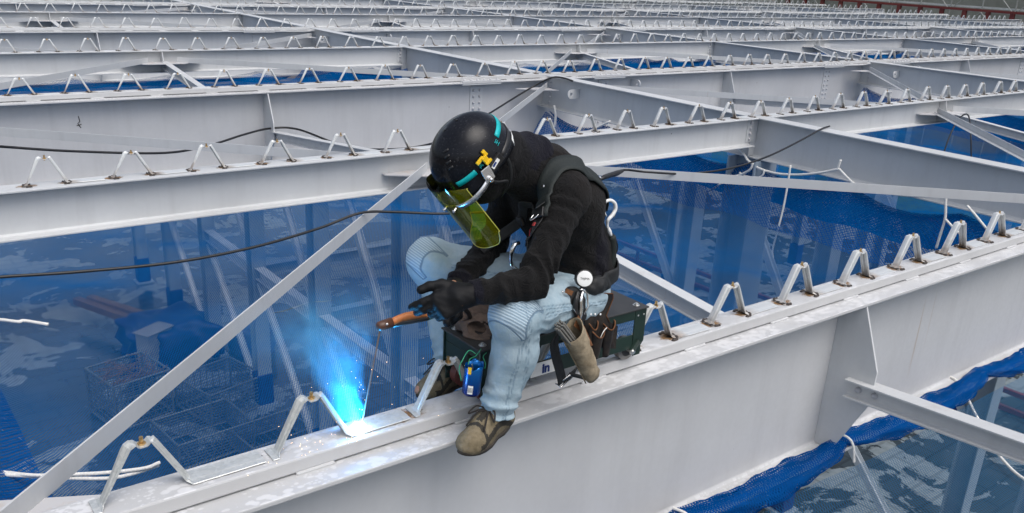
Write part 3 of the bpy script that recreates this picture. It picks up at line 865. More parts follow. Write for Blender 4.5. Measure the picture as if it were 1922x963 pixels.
cord('white_rope', rx([(1575, 317), (1590, 333), (1606, 346), (1640, 356), (1690, 366), (1740, 368), (1775, 363)], 7.84), .012, M['rope_w'], 'white net edge rope continuing right of the tie on the cross beam', 'rope', 8, RG)
cord('white_rope', rx([(1578, 300), (1574, 312), (1572, 320)], 7.84), .012, M['rope_w'], 'short white tie stub standing on the cross beam bottom', 'rope', 6, RG)
cord('white_rope', rx([(1413, 306), (1408, 318), (1390, 328), (1370, 334), (1345, 350), (1324, 362)], 7.8), .013, M['rope_w'], 'frayed white rope tail hanging toward the pale brace', 'rope', 8, RG)
cord('white_rope', rx([(1434, 318), (1432, 328), (1420, 334), (1398, 330), (1388, 324)], 7.82), .011, M['rope_w'], 'curled white rope end just above the pale brace', 'rope', 8, RG)
cord('white_rope', rx([(1484, 310), (1476, 360), (1468, 400), (1456, 445), (1450, 470), (1451, 485)], 7.6), .010, M['rope_w'], 'doubled white rope hanging down through the net right of the column', 'rope', 8, RG)
cord('white_rope', rx([(1777, 358), (1775, 380), (1774, 410), (1765, 440), (1757, 466)], 7.7), .012, M['rope_w'], 'white rope hanging behind the fourth front bracket from the right', 'rope', 8, RG)
cord('white_rope', rx([(1775, 412), (1790, 428), (1810, 446)], 7.7), .011, M['rope_w'], 'knotted white rope slanting down to the front rail', 'rope', 6, RG)
cord('white_rope', rx([(1815, 386), (1830, 403), (1852, 430)], 7.6), .011, M['rope_w'], 'white rope slanting behind the bracket at far right', 'rope', 6, RG)
cord('white_rope', [on_z(1778, 706, -.9), on_z(1792, 712, -.9), on_z(1806, 730, -.93), on_z(1818, 752, -.97), on_z(1830, 776, -1.0), on_z(1850, 812, -1.03), on_z(1872, 850, -1.05), on_z(1900, 882, -1.05), on_z(1930, 905, -1.05)], .009, M['rope_w'], 'white rope dangling from the net roll past the lower strut', 'rope', 8, RG)
cord('white_rope', rx([(1040, 198), (1043, 215), (1040, 240), (1032, 262)], 7.9), .016, M['rope_w'], 'white tie rope at the net peak right of the helmet', 'rope', 6, RG)
cord('white_rope', rx([(1145, 228), (1120, 240), (1095, 252)], 7.8), .014, M['rope_w'], 'white rope slanting behind a bracket right of the helmet', 'rope', 6, RG)
cord('white_rope', rx([(1675, 262), (1662, 278), (1640, 292)], 14) if False else [on_x(1668, 262, 15.7), on_x(1650, 272, 15.7), on_x(1632, 286, 15.7)], .03, M['rope_w'], 'white rope on the blue net peak at right', 'rope', 6, RG)

# ------------------------------------------------------------------ far edge: red girder, scaffold and sheeted wall
rg = empty('red_edge_girder', (EDGE+.4, 30, -.4))
for zz, nm in ((.34, 'top_chord'), (-.26, 'bottom_chord')):
    m = MB(); m.box2((EDGE+.3, -2, zz-.12), (EDGE+.5, 62, zz)); m.build(nm, M['red'], rg)
y = .5
while y < 60:
    m = MB(); m.box2((EDGE+.33, y-.11, -.26), (EDGE+.47, y+.11, .22)); m.build('post', M['red'], rg); y += 1.23
tag(rg, 'red oxide edge girder with short posts along the far roof edge', 'steel beam')
M['sheet'] = simple('grey_green_sheeting', (.27, .275, .245), .85, 0, .18, .9)
M['scaf'] = simple('scaffold_tube', (.42, .42, .40), .45, .4, .2, 2)
M['plank_w'] = simple('scaffold_deck', (.62, .62, .60), .6, 0, .15, 3)
wl = MB(); wl.box2((56, -20, ZG-.3), (56.4, 90, 12)); tag(wl.build('retaining_wall', M['sheet']), 'tall grey green sheeted wall behind the scaffold', 'wall')
sf = empty('scaffold', (53, 30, ZG))
def tubes(name, segs, r, m):
    for a, b in segs:
        q = MB(); q.cyl(a, b, r, 6); q.build(name, m, sf)
ys = [14+1.8*i for i in range(18)]
tubes('standard', [((x, y, ZG), (x, y, 5)) for y in ys for x in (52,)], .035, M['scaf'])
tubes('ledger', [((52.06, 12, z), (52.06, 48, z)) for z in (-1.6, .12, 1.0, 1.85, 3.5)], .03, M['scaf'])
tubes('cross_brace', [((51.94, ys[i], -1.6 if i % 2 else .1), (51.94, ys[i+1], .1 if i % 2 else -1.6)) for i in range(17)] + [((51.94, ys[i], .1 if i % 2 else 1.85), (51.94, ys[i+1], 1.85 if i % 2 else .1)) for i in range(17)], .025, M['scaf'])
m = MB(); m.box2((52.1, 12, .3), (53.3, 48, .38)); m.build('deck', M['plank_w'], sf)
m = MB(); m.box2((52.1, 12, 2.0), (53.3, 48, 2.08)); m.build('deck', M['plank_w'], sf)
tag(sf, 'tube scaffold with pale decks in front of the sheeted wall, top right', 'scaffold')
# ------------------------------------------------------------------ signed-distance modelling for the figure and soft things
def V3(p): return np.array(p, dtype=float)
class Cone:
    """tapered capsule a(ra) -> b(rb)"""
    def __init__(s, a, b, ra, rb, flat=None): s.a, s.b, s.ra, s.rb, s.flat = V3(a), V3(b), ra, rb, flat
    def __call__(s, P):
        ab = s.b-s.a; L = ab@ab
        t = np.clip(((P-s.a)@ab)/L, 0, 1); d = P-(s.a+t[..., None]*ab)
        if s.flat is not None:
            ax, k = V3(s.flat[0]), s.flat[1]; ax = ax/np.linalg.norm(ax)
            d = d + (d@ax)[..., None]*ax*(k-1)
        return np.linalg.norm(d, axis=-1)-(s.ra+(s.rb-s.ra)*t)
class Ell:
    def __init__(s, c, r, axes=None): s.c, s.r, s.A = V3(c), V3(r), (np.eye(3) if axes is None else np.array(axes, float))
    def __call__(s, P):
        q = (P-s.c)@s.A.T
        k0 = np.linalg.norm(q/s.r, axis=-1); k1 = np.linalg.norm(q/(s.r**2), axis=-1)+1e-9
        return k0*(k0-1)/k1
def smin(a, b, k):
    h = np.clip(.5+.5*(b-a)/k, 0, 1); return b+(a-b)*h-k*h*(1-h)
def blend(prims, k):
    def f(P):
        d = None
        for q in prims:
            kk = k
            if isinstance(q, tuple): q, kk = q
            e = q(P); d = e if d is None else smin(d, e, kk)
        return d
    return f
def surface(f, lo, hi, h):
    """naive surface nets: (verts, quads)"""
    lo, hi = V3(lo), V3(hi); n = np.ceil((hi-lo)/h).astype(int)+1
    ax = [lo[i]+h*np.arange(n[i]) for i in range(3)]
    D = np.empty(n)
    for i in range(n[0]):
        Y, Z = np.meshgrid(ax[1], ax[2], indexing='ij')
        D[i] = f(np.stack([np.full_like(Y, ax[0][i]), Y, Z], -1))
    S = D < 0
    c = [D[a:n[0]-1+a, b:n[1]-1+b, e:n[2]-1+e] for a in (0, 1) for b in (0, 1) for e in (0, 1)]
    sg = [q < 0 for q in c]; cnt = sum(q.astype(int) for q in sg); act = (cnt > 0) & (cnt < 8)
    idx = -np.ones(act.shape, int); I = np.argwhere(act); idx[act] = np.arange(len(I))
    acc = np.zeros((len(I), 3)); num = np.zeros(len(I)); cor = [(a, b, e) for a in (0, 1) for b in (0, 1) for e in (0, 1)]
    cv = [q[act] for q in c]
    for p in range(8):
        for q in range(p+1, 8):
            d = np.array(cor[q])-np.array(cor[p])
            if np.abs(d).sum() != 1: continue
            m = (cv[p] < 0) != (cv[q] < 0)
            t = cv[p]/(cv[p]-cv[q]+1e-12)
            acc[m] += (np.array(cor[p])+t[:, None]*d)[m]; num[m] += 1
    V = lo+h*(I+acc/num[:, None])
    F = []
    for a in range(3):
        b, e = (a+1) % 3, (a+2) % 3
        s0 = [slice(None)]*3; s1 = [slice(None)]*3; s0[a] = slice(0, n[a]-1); s1[a] = slice(1, n[a])
        X = S[tuple(s0)] != S[tuple(s1)]
        E = np.argwhere(X)
        ok = (E[:, b] > 0) & (E[:, e] > 0) & (E[:, b] < n[b]-1) & (E[:, e] < n[e]-1); E = E[ok]
        inside = S[tuple(E.T)]
        def g(db, de):
            q = E.copy(); q[:, b] -= db; q[:, e] -= de; return idx[tuple(q.T)]
        Q = np.stack([g(1, 1), g(0, 1), g(0, 0), g(1, 0)], 1); Q[~inside] = Q[~inside][:, ::-1]; F.append(Q)
    return V, np.concatenate(F)
def sdf_mesh(name, f, lo, hi, h, mats, parent=None, attrs=None, smooth=1, mi=None):
    V, F = surface(f, lo, hi, h)
    me = bpy.data.meshes.new(name); me.from_pydata(V.tolist(), [], F.tolist()); me.update()
    o = link(name, me, mats, parent, True)
    if attrs:
        for k, fn in attrs.items():
            a = me.attributes.new(k, 'FLOAT', 'POINT'); a.data.foreach_set('value', np.asarray(fn(V), dtype=np.float32))
    if mi is not None:
        cen = V[F].mean(1); me.polygons.foreach_set('material_index', np.asarray(mi(cen), dtype=np.int32))
    if smooth:
        m = o.modifiers.new('smooth', 'SMOOTH'); m.factor = .5; m.iterations = smooth
    return o, V
def wob(P, s, sd=0):
    """cheap smooth 3-D noise, about -1..1"""
    x, y, z = P[..., 0]*s, P[..., 1]*s, P[..., 2]*s
    return (np.sin(x*1.7+1.3*np.sin(y*1.1+sd)+sd)*np.sin(y*1.9+1.1*np.sin(z*1.3+sd))+.6*np.sin(z*2.3+1.7*np.sin(x*1.2-sd))*np.sin(x*.9+y*1.1+sd*2)+.4*np.sin(x*3.9+y*3.1+z*2.7+sd))/1.6
def limb_t(P, a, b):
    a, b = V3(a), V3(b); ab = b-a; return ((P-a)@ab)/(ab@ab)

# joints of the welder, seated on the trolley, facing -X, left side towards the camera
J = dict(pel=(2.005, 2.25, .335), lum=(2.045, 2.25, .47), che=(1.965, 2.25, .655), upp=(1.89, 2.245, .755), neck=(1.80, 2.235, .80),
         shL=(1.85, 2.075, .735), elL=(1.630, 1.955, .508), wrL=(1.428, 2.02, .493),
         shR=(1.885, 2.42, .745), elR=(1.86, 2.455, .475), wrR=(1.545, 2.29, .415),
         hiL=(1.985, 2.15, .325), knL=(1.60, 1.995, .392), anL=(1.585, 2.045, .04),
         hiR=(1.99, 2.35, .325), knR=(1.60, 2.495, .425), anR=(1.655, 2.43, .03))
HC = V3((1.577, 2.21, .848))
TILT = R(47); YAW = R(-4)
hf = np.array([-math.cos(TILT)*math.cos(YAW), -math.cos(TILT)*math.sin(YAW), -math.sin(TILT)])     # face forward
hl = np.array([math.sin(YAW), -math.cos(YAW), 0.0]); hl = hl/np.linalg.norm(hl)                         # his left (camera side)
hu = np.cross(hl, hf); hu = hu if hu[2] > 0 else -hu
ROLLH = R(0)
HAX = np.array([hf, hl, hu])
def HP(f, l, u): return HC+hf*f+hl*l+hu*u
def mid(a, b, t=.5): return tuple(V3(a)+(V3(b)-V3(a))*t)

# ---- hand: palm + fingers, as lists of cones. frame: origin wrist, d along the hand, n back-of-hand normal, s thumb side
def hand_prims(w, d, n, s, curl, spread=1., grow=0., thumb=(.55, .8, .25)):
    w, d, n, s = V3(w), V3(d), V3(n), V3(s)
    d /= np.linalg.norm(d); n = n-d*(n@d); n /= np.linalg.norm(n); s = s-d*(s@d)-n*(s@n); s /= np.linalg.norm(s)
    P = []
    kn = []
    offs = [.030, .010, -.011, -.031]; ln = [(.045, .026, .022), (.050, .030, .023), (.046, .028, .022), (.036, .021, .020)]
    rad = [.0105, .011, .0105, .0092]
    for i in range(4):
        k = w+d*(.092-abs(i-1)*.004)+s*offs[i]*1.0
        kn.append(k); P.append(Cone(w+d*.012+s*offs[i]*.62, k, .0165+grow, .0135+grow))
    for i in range(4):
        p = kn[i]; ang = 0; sp = (1.5-i)*.07*spread
        for q in range(3):
            ang += curl[i][q]
            dd = d*math.cos(ang)-n*math.sin(ang); dd = dd+s*sp*math.cos(ang); dd /= np.linalg.norm(dd)
            e = p+dd*ln[i][q]
            P.append((Cone(p, e, rad[i]*(1-.06*q)+grow, rad[i]*(.94-.06*q)+grow), .006)); p = e
    b = w+d*.022+s*.026-n*.010
    t1 = b+d*.032*thumb[0]*1.4+s*.026*thumb[1]-n*.02*thumb[2]
    t2 = t1+d*.036+s*.010*thumb[1]-n*.012*thumb[2]
    t3 = t2+d*.030+s*.000-n*.006*thumb[2]
    P += [(Cone(b, t1, .0175+grow, .0145+grow), .012), (Cone(t1, t2, .0135+grow, .012+grow), .006), (Cone(t2, t3, .012+grow, .0105+grow), .006)]
    return P
def hand_f(P, k=.016): return blend(P, k)

# ------------------------------------------------------------------ cloth and skin materials
def attr(t, nm):
    return t.n('ShaderNodeAttribute', attribute_name=nm).outputs['Fac']
def knit(name, col, col2=None, fade=None):
    t = NT(name); c = t.coord('World')
    n = t.noise(c, 9, 5, .65); f = t.noise(c, 900, 2)
    a = t.mix(t.ramp(n, .35, .7), tuple(v*.8 for v in col), tuple(v*1.35 for v in col))
    if col2: a = t.mix(attr(t, 'm1'), a, col2)
    if fade: a = t.mix(t.math('MULTIPLY', attr(t, 'm2'), t.ramp(n, .3, .7, .4, 1)), a, fade)
    lint = t.ramp(t.voro(c, 70), .05, .02); a = t.mix(t.math('MULTIPLY', lint, .15), a, (.12, .11, .1))
    cre = t.ramp(t.math('ABSOLUTE', t.math('SUBTRACT', t.noise(c, 17, 4, .6, 1.4), .5)), 0, .08)
    b = t.pbr(a, .88, 0, t.bump(t.math('ADD', t.math('MULTIPLY', cre, .55), t.math('ADD', t.math('MULTIPLY', f, .25), t.noise(c, 28, 5, .7))), .6, .013), None, .25)
    try: b.inputs['Sheen Weight'].default_value = .03; b.inputs['Sheen Roughness'].default_value = .5
    except Exception: pass
    return t.m
M['shirt'] = knit('black_cotton_jersey', (.0045, .0042, .0044), (.003, .003, .008), (.013, .0095, .008))
M['hood'] = knit('black_navy_balaclava', (.003, .003, .004), (.004, .004, .010))
M['trim'] = simple('black_nylon_webbing', (.011, .012, .013), .6, 0, .3, 60, .4)
M['pad'] = simple('dark_green_black_pad', (.012, .017, .016), .7, 0, .2, 40, .5)
M['skin'] = simple('skin', (.38, .20, .13), .5, 0, .1, 30)
def denim():
    t = NT('washed_pale_denim'); c = t.coord('World')
    n = t.noise(c, 6, 5, .6); n2 = t.noise(c, 26, 5, .65); wv = t.noise(t.coord('World', (1, 1, .25)), 260, 2)
    col = t.mix(t.ramp(n, .35, .68), (.235, .34, .405), (.39, .50, .56))
    col = t.mix(t.ramp(n2, .4, .7, 0, .40), col, (.50, .59, .63))
    col = t.mix(t.ramp(wv, .4, .6, 0, .25), col, (.32, .41, .48))
    rib = attr(t, 'rib'); km = attr(t, 'knee'); seam = attr(t, 'seam')
    rw = t.math('SINE', t.math('MULTIPLY', rib, 2*math.pi/.0082))
    kmask = t.ramp(km, -.001, .002)
    col = t.mix(kmask, col, t.mix(t.ramp(rw, -.6, .6), (.27, .37, .46), (.43, .54, .61)))
    edge = t.ramp(t.math('ABSOLUTE', km), .0026, .0012)
    sm = t.math('MAXIMUM', edge, seam)
    col = t.mix(t.math('MULTIPLY', sm, .7), col, (.10, .17, .25))
    cre = t.math('ABSOLUTE', t.math('SUBTRACT', t.noise(t.coord('World', (1, 1, 1.6)), 7, 3, .5, 1.0), .5)); cre = t.ramp(cre, 0, .11)
    cr2 = t.math('MULTIPLY', t.math('SUBTRACT', 1., cre), t.math('SUBTRACT', 1., kmask)); col = t.mix(t.math('MULTIPLY', cr2, .05), col, (.20, .28, .35))
    bmp = t.math('ADD', t.math('ADD', t.math('MULTIPLY', cr2, -.12), t.math('MULTIPLY', t.math('MULTIPLY', rw, kmask), .13)), t.math('ADD', t.math('MULTIPLY', wv, .12), t.math('SUBTRACT', t.math('MULTIPLY', n2, .9), t.math('MULTIPLY', sm, .6))))
    t.pbr(col, .85, 0, t.bump(bmp, .55, .008), None, .2); return t.m
M['denim'] = denim()
def glove_mat():
    t = NT('black_nitrile_glove'); c = t.coord('World')
    n = t.noise(c, 40, 4)
    spl = t.ramp(t.voro(c, 55), .11, .07); spl = t.math('MULTIPLY', spl, t.ramp(t.noise(c, 12, 2), .55, .62))
    col = t.mix(t.ramp(n, .3, .7), (.003, .0032, .004), (.008, .0085, .010))
    col = t.mix(spl, col, (.45, .22, .13))
    t.pbr(col, .62, 0, t.bump(t.noise(c, 300, 3), .25, .003), None, .22); return t.m
M['glove'] = glove_mat()
def suede(name, a, b, rough=.9):
    t = NT(name); c = t.coord('World'); n = t.noise(c, 16, 6, .68); n2 = t.noise(c, 70, 4)
    col = t.mix(t.ramp(n, .32, .68), a, b); col = t.mix(t.ramp(n2, .4, .75, 0, .45), col, tuple(v*.45 for v in a))
    t.pbr(col, rough, 0, t.bump(n2, .4, .006), None, .2); return t.m
M['suede'] = suede('tan_suede_leather', (.20, .155, .10), (.36, .30, .21))
M['shoe'] = suede('dusty_olive_suede', (.115, .092, .055), (.235, .195, .13))
M['shoe_dark'] = suede('dark_grey_mesh', (.030, .027, .022), (.055, .05, .042))
M['sole'] = simple('brown_rubber_sole', (.05, .04, .03), .8, 0, .3, 30)
M['lace'] = simple('dark_brown_lace', (.02, .016, .014), .85, 0, .2, 200, .5)
M['leather'] = suede('worn_black_leather', (.012, .012, .014), (.045, .035, .028), .55)
M['leather_edge'] = suede('brown_leather', (.12, .05, .022), (.24, .11, .05), .6)

# ------------------------------------------------------------------ the body (one skin), then clothes
W = empty('person', (1.99, 2.25, .22))
tag(W, 'person in black hoodie, helmet and washed jeans, seated on the trolley, bent forward welding', 'person')
hdR = hand_prims  # shorthand
RD = np.array([-.58, -.22, -.78]); RD = RD/np.linalg.norm(RD)
J['wrR'] = tuple(V3(on_y(833, 580, 2.243))-RD*.078)
# left hand: back towards the camera, fingers pointing to -X, thumb up
LH = dict(w=J['wrL'], d=(-.88, .30, -.38), n=(-.30, -.84, .45), s=(-.05, .30, .95), curl=[(.22, .42, .3), (.42, .6, .4), (.8, .9, .55), (1.0, 1.0, .6)], spread=.3, thumb=(.75, 1.15, -.1))
RHd = dict(w=J['wrR'], d=RD, n=(-.25, .90, .05), s=(-.72, -.12, .62), curl=[(1.0, 1.35, .9), (1.1, 1.35, .9), (1.15, 1.35, .9), (1.2, 1.3, .9)], thumb=(.9, .3, 1.3))
def arm(sh, el, wr, g): return [Cone(sh, el, .050+g, .036+g), Cone(el, wr, .035+g, .025+g)]
def body_f():
    P = [Ell(J['pel'], (.11, .15, .10)), Cone(J['pel'], J['lum'], .105, .10), Cone(J['lum'], J['che'], .10, .11), Cone(J['che'], J['upp'], .12, .10),
         Cone(J['upp'], J['neck'], .085, .055), Cone(J['neck'], HC+hu*-.02, .053, .055)]
    P += [Cone(J['upp'], J['shL'], .075, .052), Cone(J['upp'], J['shR'], .075, .052)]
    for q in 'LR': P += arm(J['sh'+q], J['el'+q], J['wr'+q], 0)
    for q in 'LR': P += [Cone(J['hi'+q], J['kn'+q], .074, .048), Cone(J['kn'+q], J['an'+q], .048, .030)]
    for q, t in (('L', (1.44, 1.985, -.02)), ('R', (1.50, 2.40, -.02))): P.append(Cone(V3(J['an'+q])-V3((0, 0, .025)), t, .024, .018))
    # head: skull, jaw, nose, ears, brow
    P += [(Ell(HC+hu*.02, (.092, .073, .100), HAX), .02), (Ell(HP(.035, 0, -.06), (.058, .052, .055), HAX), .02), (Cone(HP(.088, 0, -.005), HP(.108, 0, -.035), .008, .013), .01),
          (Ell(HP(.0, .073, -.01), (.016, .008, .03), HAX), .006), (Ell(HP(.0, -.073, -.01), (.016, .008, .03), HAX), .006), (Cone(HP(.085, .03, .025), HP(.085, -.03, .025), .008, .008), .01),
          (Cone(HP(.088, .018, -.058), HP(.088, -.018, -.058), .006, .006), .008)]
    return blend(P, .025)
bf = body_f(); hl_ = hand_f(hand_prims(grow=-.0025, **LH)); hr_ = hand_f(hand_prims(grow=-.0025, **RHd))
def whole(P): return smin(smin(bf(P), hl_(P), .015), hr_(P), .015)
body, _ = sdf_mesh('body', whole, (1.22, 1.86, -.09), (2.30, 2.62, 1.02), .0085, M['skin'], W)
# jeans
def leg_f(q, g=0):
    hi, kn, an = (V3(J[c+q]) for c in ('hi', 'kn', 'an'))
    end = an+(an-kn)*(-.02 if q == 'L' else .02)
    calf = kn+(end-kn)*.38+V3((.028, 0, 0))
    return blend([Cone(hi, kn, .097+g, .074+g), Cone(kn, calf, .073+g, .073+g), Cone(calf, end, .071+g, .060+g), Ell(kn+V3((-.004, 0, .004)), (.078+g, .075+g, .08+g))], .03)
LJ, RJ = leg_f('L'), leg_f('R')
pelv = blend([Ell(V3(J['pel'])+V3((.02, 0, -.005)), (.155, .185, .115)), Cone(J['pel'], V3(J['lum'])-V3((.02, 0, .06)), .135, .125)], .05)
def folds_leg(P, q):
    kn, an, hi = V3(J['kn'+q]), V3(J['an'+q]), V3(J['hi'+q])
    t = limb_t(P, kn, an); u = limb_t(P, hi, kn)
    st = np.exp(-((t-.96)/.20)**2)            # stacked folds over the shoe
    ph = 2.6*wob(P, 9, 1)+3.5*wob(P, 4, 4)
    f = st*.0065*(1-2*np.abs(np.sin(t*24+ph)))
    bk = np.exp(-((t-.10)/.14)**2)*(np.clip((P[..., 0]-kn[0]-.01)/.05, 0, 1))
    f += bk*.004*(1-2*np.abs(np.sin(t*26+3*wob(P, 8, 2))))
    f += np.exp(-((u-.12)/.22)**2)*.0035*(1-2*np.abs(np.sin(u*17+3.4*wob(P, 7, 5))))
    f += np.exp(-((t-.55)/.25)**2)*.004*wob(P*V3((1, 1, .5)), 26, 8)
    f += .0028*wob(P, 22, 3)*np.clip(t*1.5, .2, 1)+.0015*wob(P, 48, 7)
    return f
def jeans(P):
    l = LJ(P)-folds_leg(P, 'L'); r = RJ(P)-folds_leg(P, 'R')
    d = smin(smin(l, pelv(P), .05), smin(r, pelv(P), .05), .01)
    # trouser ends
    for q in 'LR':
        t = limb_t(P, J['kn'+q], J['an'+q]); near = np.linalg.norm(P-V3(J['an'+q]), axis=-1) < .2
        cut = (t-(1.02 if q == 'L' else 1.05))*.36
        d = np.where(near, np.maximum(d, cut), d)
    d = np.maximum(d, np.where(P[..., 0] > 1.86, P[..., 2]-.46, -1))
    return d
def ja(q):
    """knee-panel mask (signed, >0 inside), rib coordinate, seam mask"""
    hi, kn, an = (V3(J[c+q]) for c in ('hi', 'kn', 'an'))
    fd = (kn-hi)/np.linalg.norm(kn-hi); dn = (an-kn)/np.linalg.norm(an-kn)
    nrm = fd-dn; nrm /= np.linalg.norm(nrm)           # straight out of the bent knee
    al = dn+fd; al /= np.linalg.norm(al); sd = np.cross(nrm, al)
    return kn, nrm, al, sd, hi, an
def knee(V):
    out = np.full(len(V), -1.0)
    for q in 'LR':
        kn, nrm, al, sd, hi, an = ja(q); r = V-kn; a = r@al; b = r@sd; c = r@nrm
        m = np.minimum(np.minimum(.060-np.abs(a-.004), .072-np.abs(b)), c+.008)
        near = np.linalg.norm(r, axis=1) < .16; out = np.where(near, np.maximum(out, m), out)
    return out
def rib(V):
    out = np.zeros(len(V))
    for q in 'LR':
        kn, nrm, al, sd, hi, an = ja(q); r = V-kn; near = np.linalg.norm(r, axis=1) < .2
        out = np.where(near, r@al+.12*(r@sd)**2/.07, out)
    return out
def seam(V):
    out = np.zeros(len(V))
    for q in 'LR':
        kn, nrm, al, sd, hi, an = ja(q)
        s = -1 if q == 'L' else 1
        # outseam: where the surface meets the side plane of the leg
        for a, b, lo_, hi_ in ((kn, an, .12, 1.05), (hi, kn, -.2, .88)):
            a, b = V3(a), V3(b); d = (b-a)/np.linalg.norm(b-a); t = (V-a)@d/np.linalg.norm(b-a)
            side = np.array([0, -1.0, 0]); up = np.cross(d, side); up /= np.linalg.norm(up)
            r = V-a-((V-a)@d)[:, None]*d; off = r@up; lat = r@side
            for o_ in (-.0045, .0045):
                m = np.exp(-((off-o_-.012)/.0017)**2)*(lat > 0)*(t > lo_)*(t < hi_); out = np.maximum(out, m*.8)
        # a hem and a cross seam under the knee
        t = limb_t(V, kn, an); near = np.linalg.norm(V-V3(an), axis=1) < .16
        out = np.maximum(out, np.where(near, .6*np.exp(-((t-(.965 if q == 'L' else .99))/.006)**2), 0))
    return out
o, _ = sdf_mesh('jeans', jeans, (1.48, 1.87, -.02), (2.24, 2.63, .56), .0056, M['denim'], W, dict(knee=knee, rib=rib, seam=seam), smooth=1)
# hoodie
def slv(sh, el, wr):
    sh, el, wr = V3(sh), V3(el), V3(wr)
    w2 = el+(wr-el)*.98
    return blend([Cone(sh, el, .070, .051), Cone(el, el+(wr-el)*.45, .051, .046), Cone(el+(wr-el)*.45, w2, .046, .039)], .018)
SL, SR = slv(J['shL'], J['elL'], J['wrL']), slv(J['shR'], J['elR'], J['wrR'])
tor = blend([Ell(V3(J['pel'])+V3((.04, 0, .06)), (.135, .17, .10)), Cone(V3(J['pel'])+V3((.03, 0, .05)), J['lum'], .128, .122, ((0, 1, 0), .78)), Cone(J['lum'], J['che'], .122, .132, ((0, 1, 0), .78)),
             Cone(J['che'], J['upp'], .138, .112, ((0, 1, 0), .72)), Cone(J['upp'], J['neck'], .098, .078), Cone(J['upp'], J['shL'], .088, .072), Cone(J['upp'], J['shR'], .088, .072)], .045)
collar = blend([Cone(V3(J['neck'])+V3((.03, 0, -.03)), V3(J['neck'])+V3((-.055, -.005, .012)), .092, .088)], .03)
def folds_arm(P, sh, el, wr, sd):
    t = limb_t(P, el, wr); u = limb_t(P, sh, el)
    f = np.exp(-((t-.60)/.40)**2)*(t > -.1)*.0052*(1-2*np.abs(np.sin(t*15+2.6*wob(P, 11, sd)+sd)))
    f += np.exp(-((u-.88)/.30)**2)*.0085*(1-2*np.abs(np.sin(u*10+t*5+2.8*wob(P, 9, sd+2))))
    f += np.exp(-((u-.25)/.3)**2)*.005*(1-2*np.abs(np.sin(u*9+2.6*wob(P, 9, sd+4))))
    f += .0022*wob(P, 38, sd)
    return f
def shirt(P):
    l = SL(P)-folds_arm(P, J['shL'], J['elL'], J['wrL'], 1.); r = SR(P)-folds_arm(P, J['shR'], J['elR'], J['wrR'], 3.)
    t = tor(P)-.005*wob(P, 13, 2)*1-.004*np.sin((P[..., 2]*1.+P[..., 0]*.5)*75+4*wob(P, 6, 1))*np.clip((.62-P[..., 2])/.2, 0, 1)
    d = smin(smin(t, l, .04), r, .04)
    d = smin(d, collar(P), .03)
    for q in 'LR':
        k = limb_t(P, J['el'+q], J['wr'+q]); near = np.linalg.norm(P-V3(J['wr'+q]), axis=-1) < .14
        d = np.where(near, np.maximum(d, (k-.94)*.24), d)
    d = np.maximum(d, .345+.12*(2.2-P[..., 0])*0-P[..., 2])*1.
    return d-.0014*wob(P, 60, 3)-.0022*wob(P, 27, 6)
def navy(V):        # navy side panel under the arm and cuffs
    u = np.exp(-((V[:, 0]-2.045)/.035)**6)*(V[:, 1] < 2.2)*(V[:, 2] < .62)*(np.minimum(SL(V), 1) > .022)
    c = np.zeros(len(V))
    for q in 'LR':
        k = limb_t(V, J['el'+q], J['wr'+q]); c = np.maximum(c, (k > .80)*(np.linalg.norm(V-V3(J['wr'+q]), axis=1) < .12))
    return np.clip(np.maximum(u, c), 0, 1)
def faded(V): return np.clip((V[:, 2]-.70)/.1, 0, 1)*np.clip((V[:, 0]-1.82)/.06, 0, 1)*.9
o, _ = sdf_mesh('hoodie', shirt, (1.38, 1.86, .33), (2.32, 2.60, .94), .0062, M['shirt'], W, dict(m1=navy, m2=faded), smooth=1)
# balaclava
bal = blend([Ell(HP(.0, 0, .01), (.108, .090, .112), HAX), Ell(HP(.03, 0, -.07), (.072, .066, .07), HAX), Cone(HP(-.02, 0, -.05), V3(J['neck'])+V3((.0, 0, .0)), .078, .082), Cone(HP(-.05, 0, -.03), V3(J['neck'])+V3((.02, 0, .03)), .075, .082)], .03)
def balac(P): return bal(P)-.004*wob(P, 14, 5)-.003*np.sin(((P-HC)@hu)*95+3*wob(P, 7, 2))*np.clip(-((P-HC)@hu)/.08, 0, 1)
o, _ = sdf_mesh('balaclava', balac, (1.42, 2.05, .66), (1.94, 2.37, 1.01), .006, M['hood'], W, dict(m1=lambda V: np.clip((V[:, 0]-1.73)/.03, 0, 1)), smooth=1)
# gloves
LG = hand_f(hand_prims(grow=.0028, **LH)); RG_ = hand_f(hand_prims(grow=.0028, **RHd))
for f, q, dd in ((LG, 'L', LH['d']), (RG_, 'R', RHd['d'])):
    w = V3(J['wr'+q]); e = V3(J['el'+q]); u = (w-e)/np.linalg.norm(w-e)
    cuff = Cone(w-u*.06, w+V3(dd)/np.linalg.norm(dd)*.03, .037, .036)
    g = lambda P, f=f, cuff=cuff, w=w, u=u: np.maximum(smin(f(P), cuff(P), .012), -(((P-w)@u)+.060))-.0012*wob(P, 70, 2)
    lo, hi = w-.235, w+.235
    o, _ = sdf_mesh('glove', g, np.minimum(w+V3(dd)*.26, w)-.07, np.maximum(w+V3(dd)*.26, w)+.07, .0034, M['glove'], W, None, smooth=1)
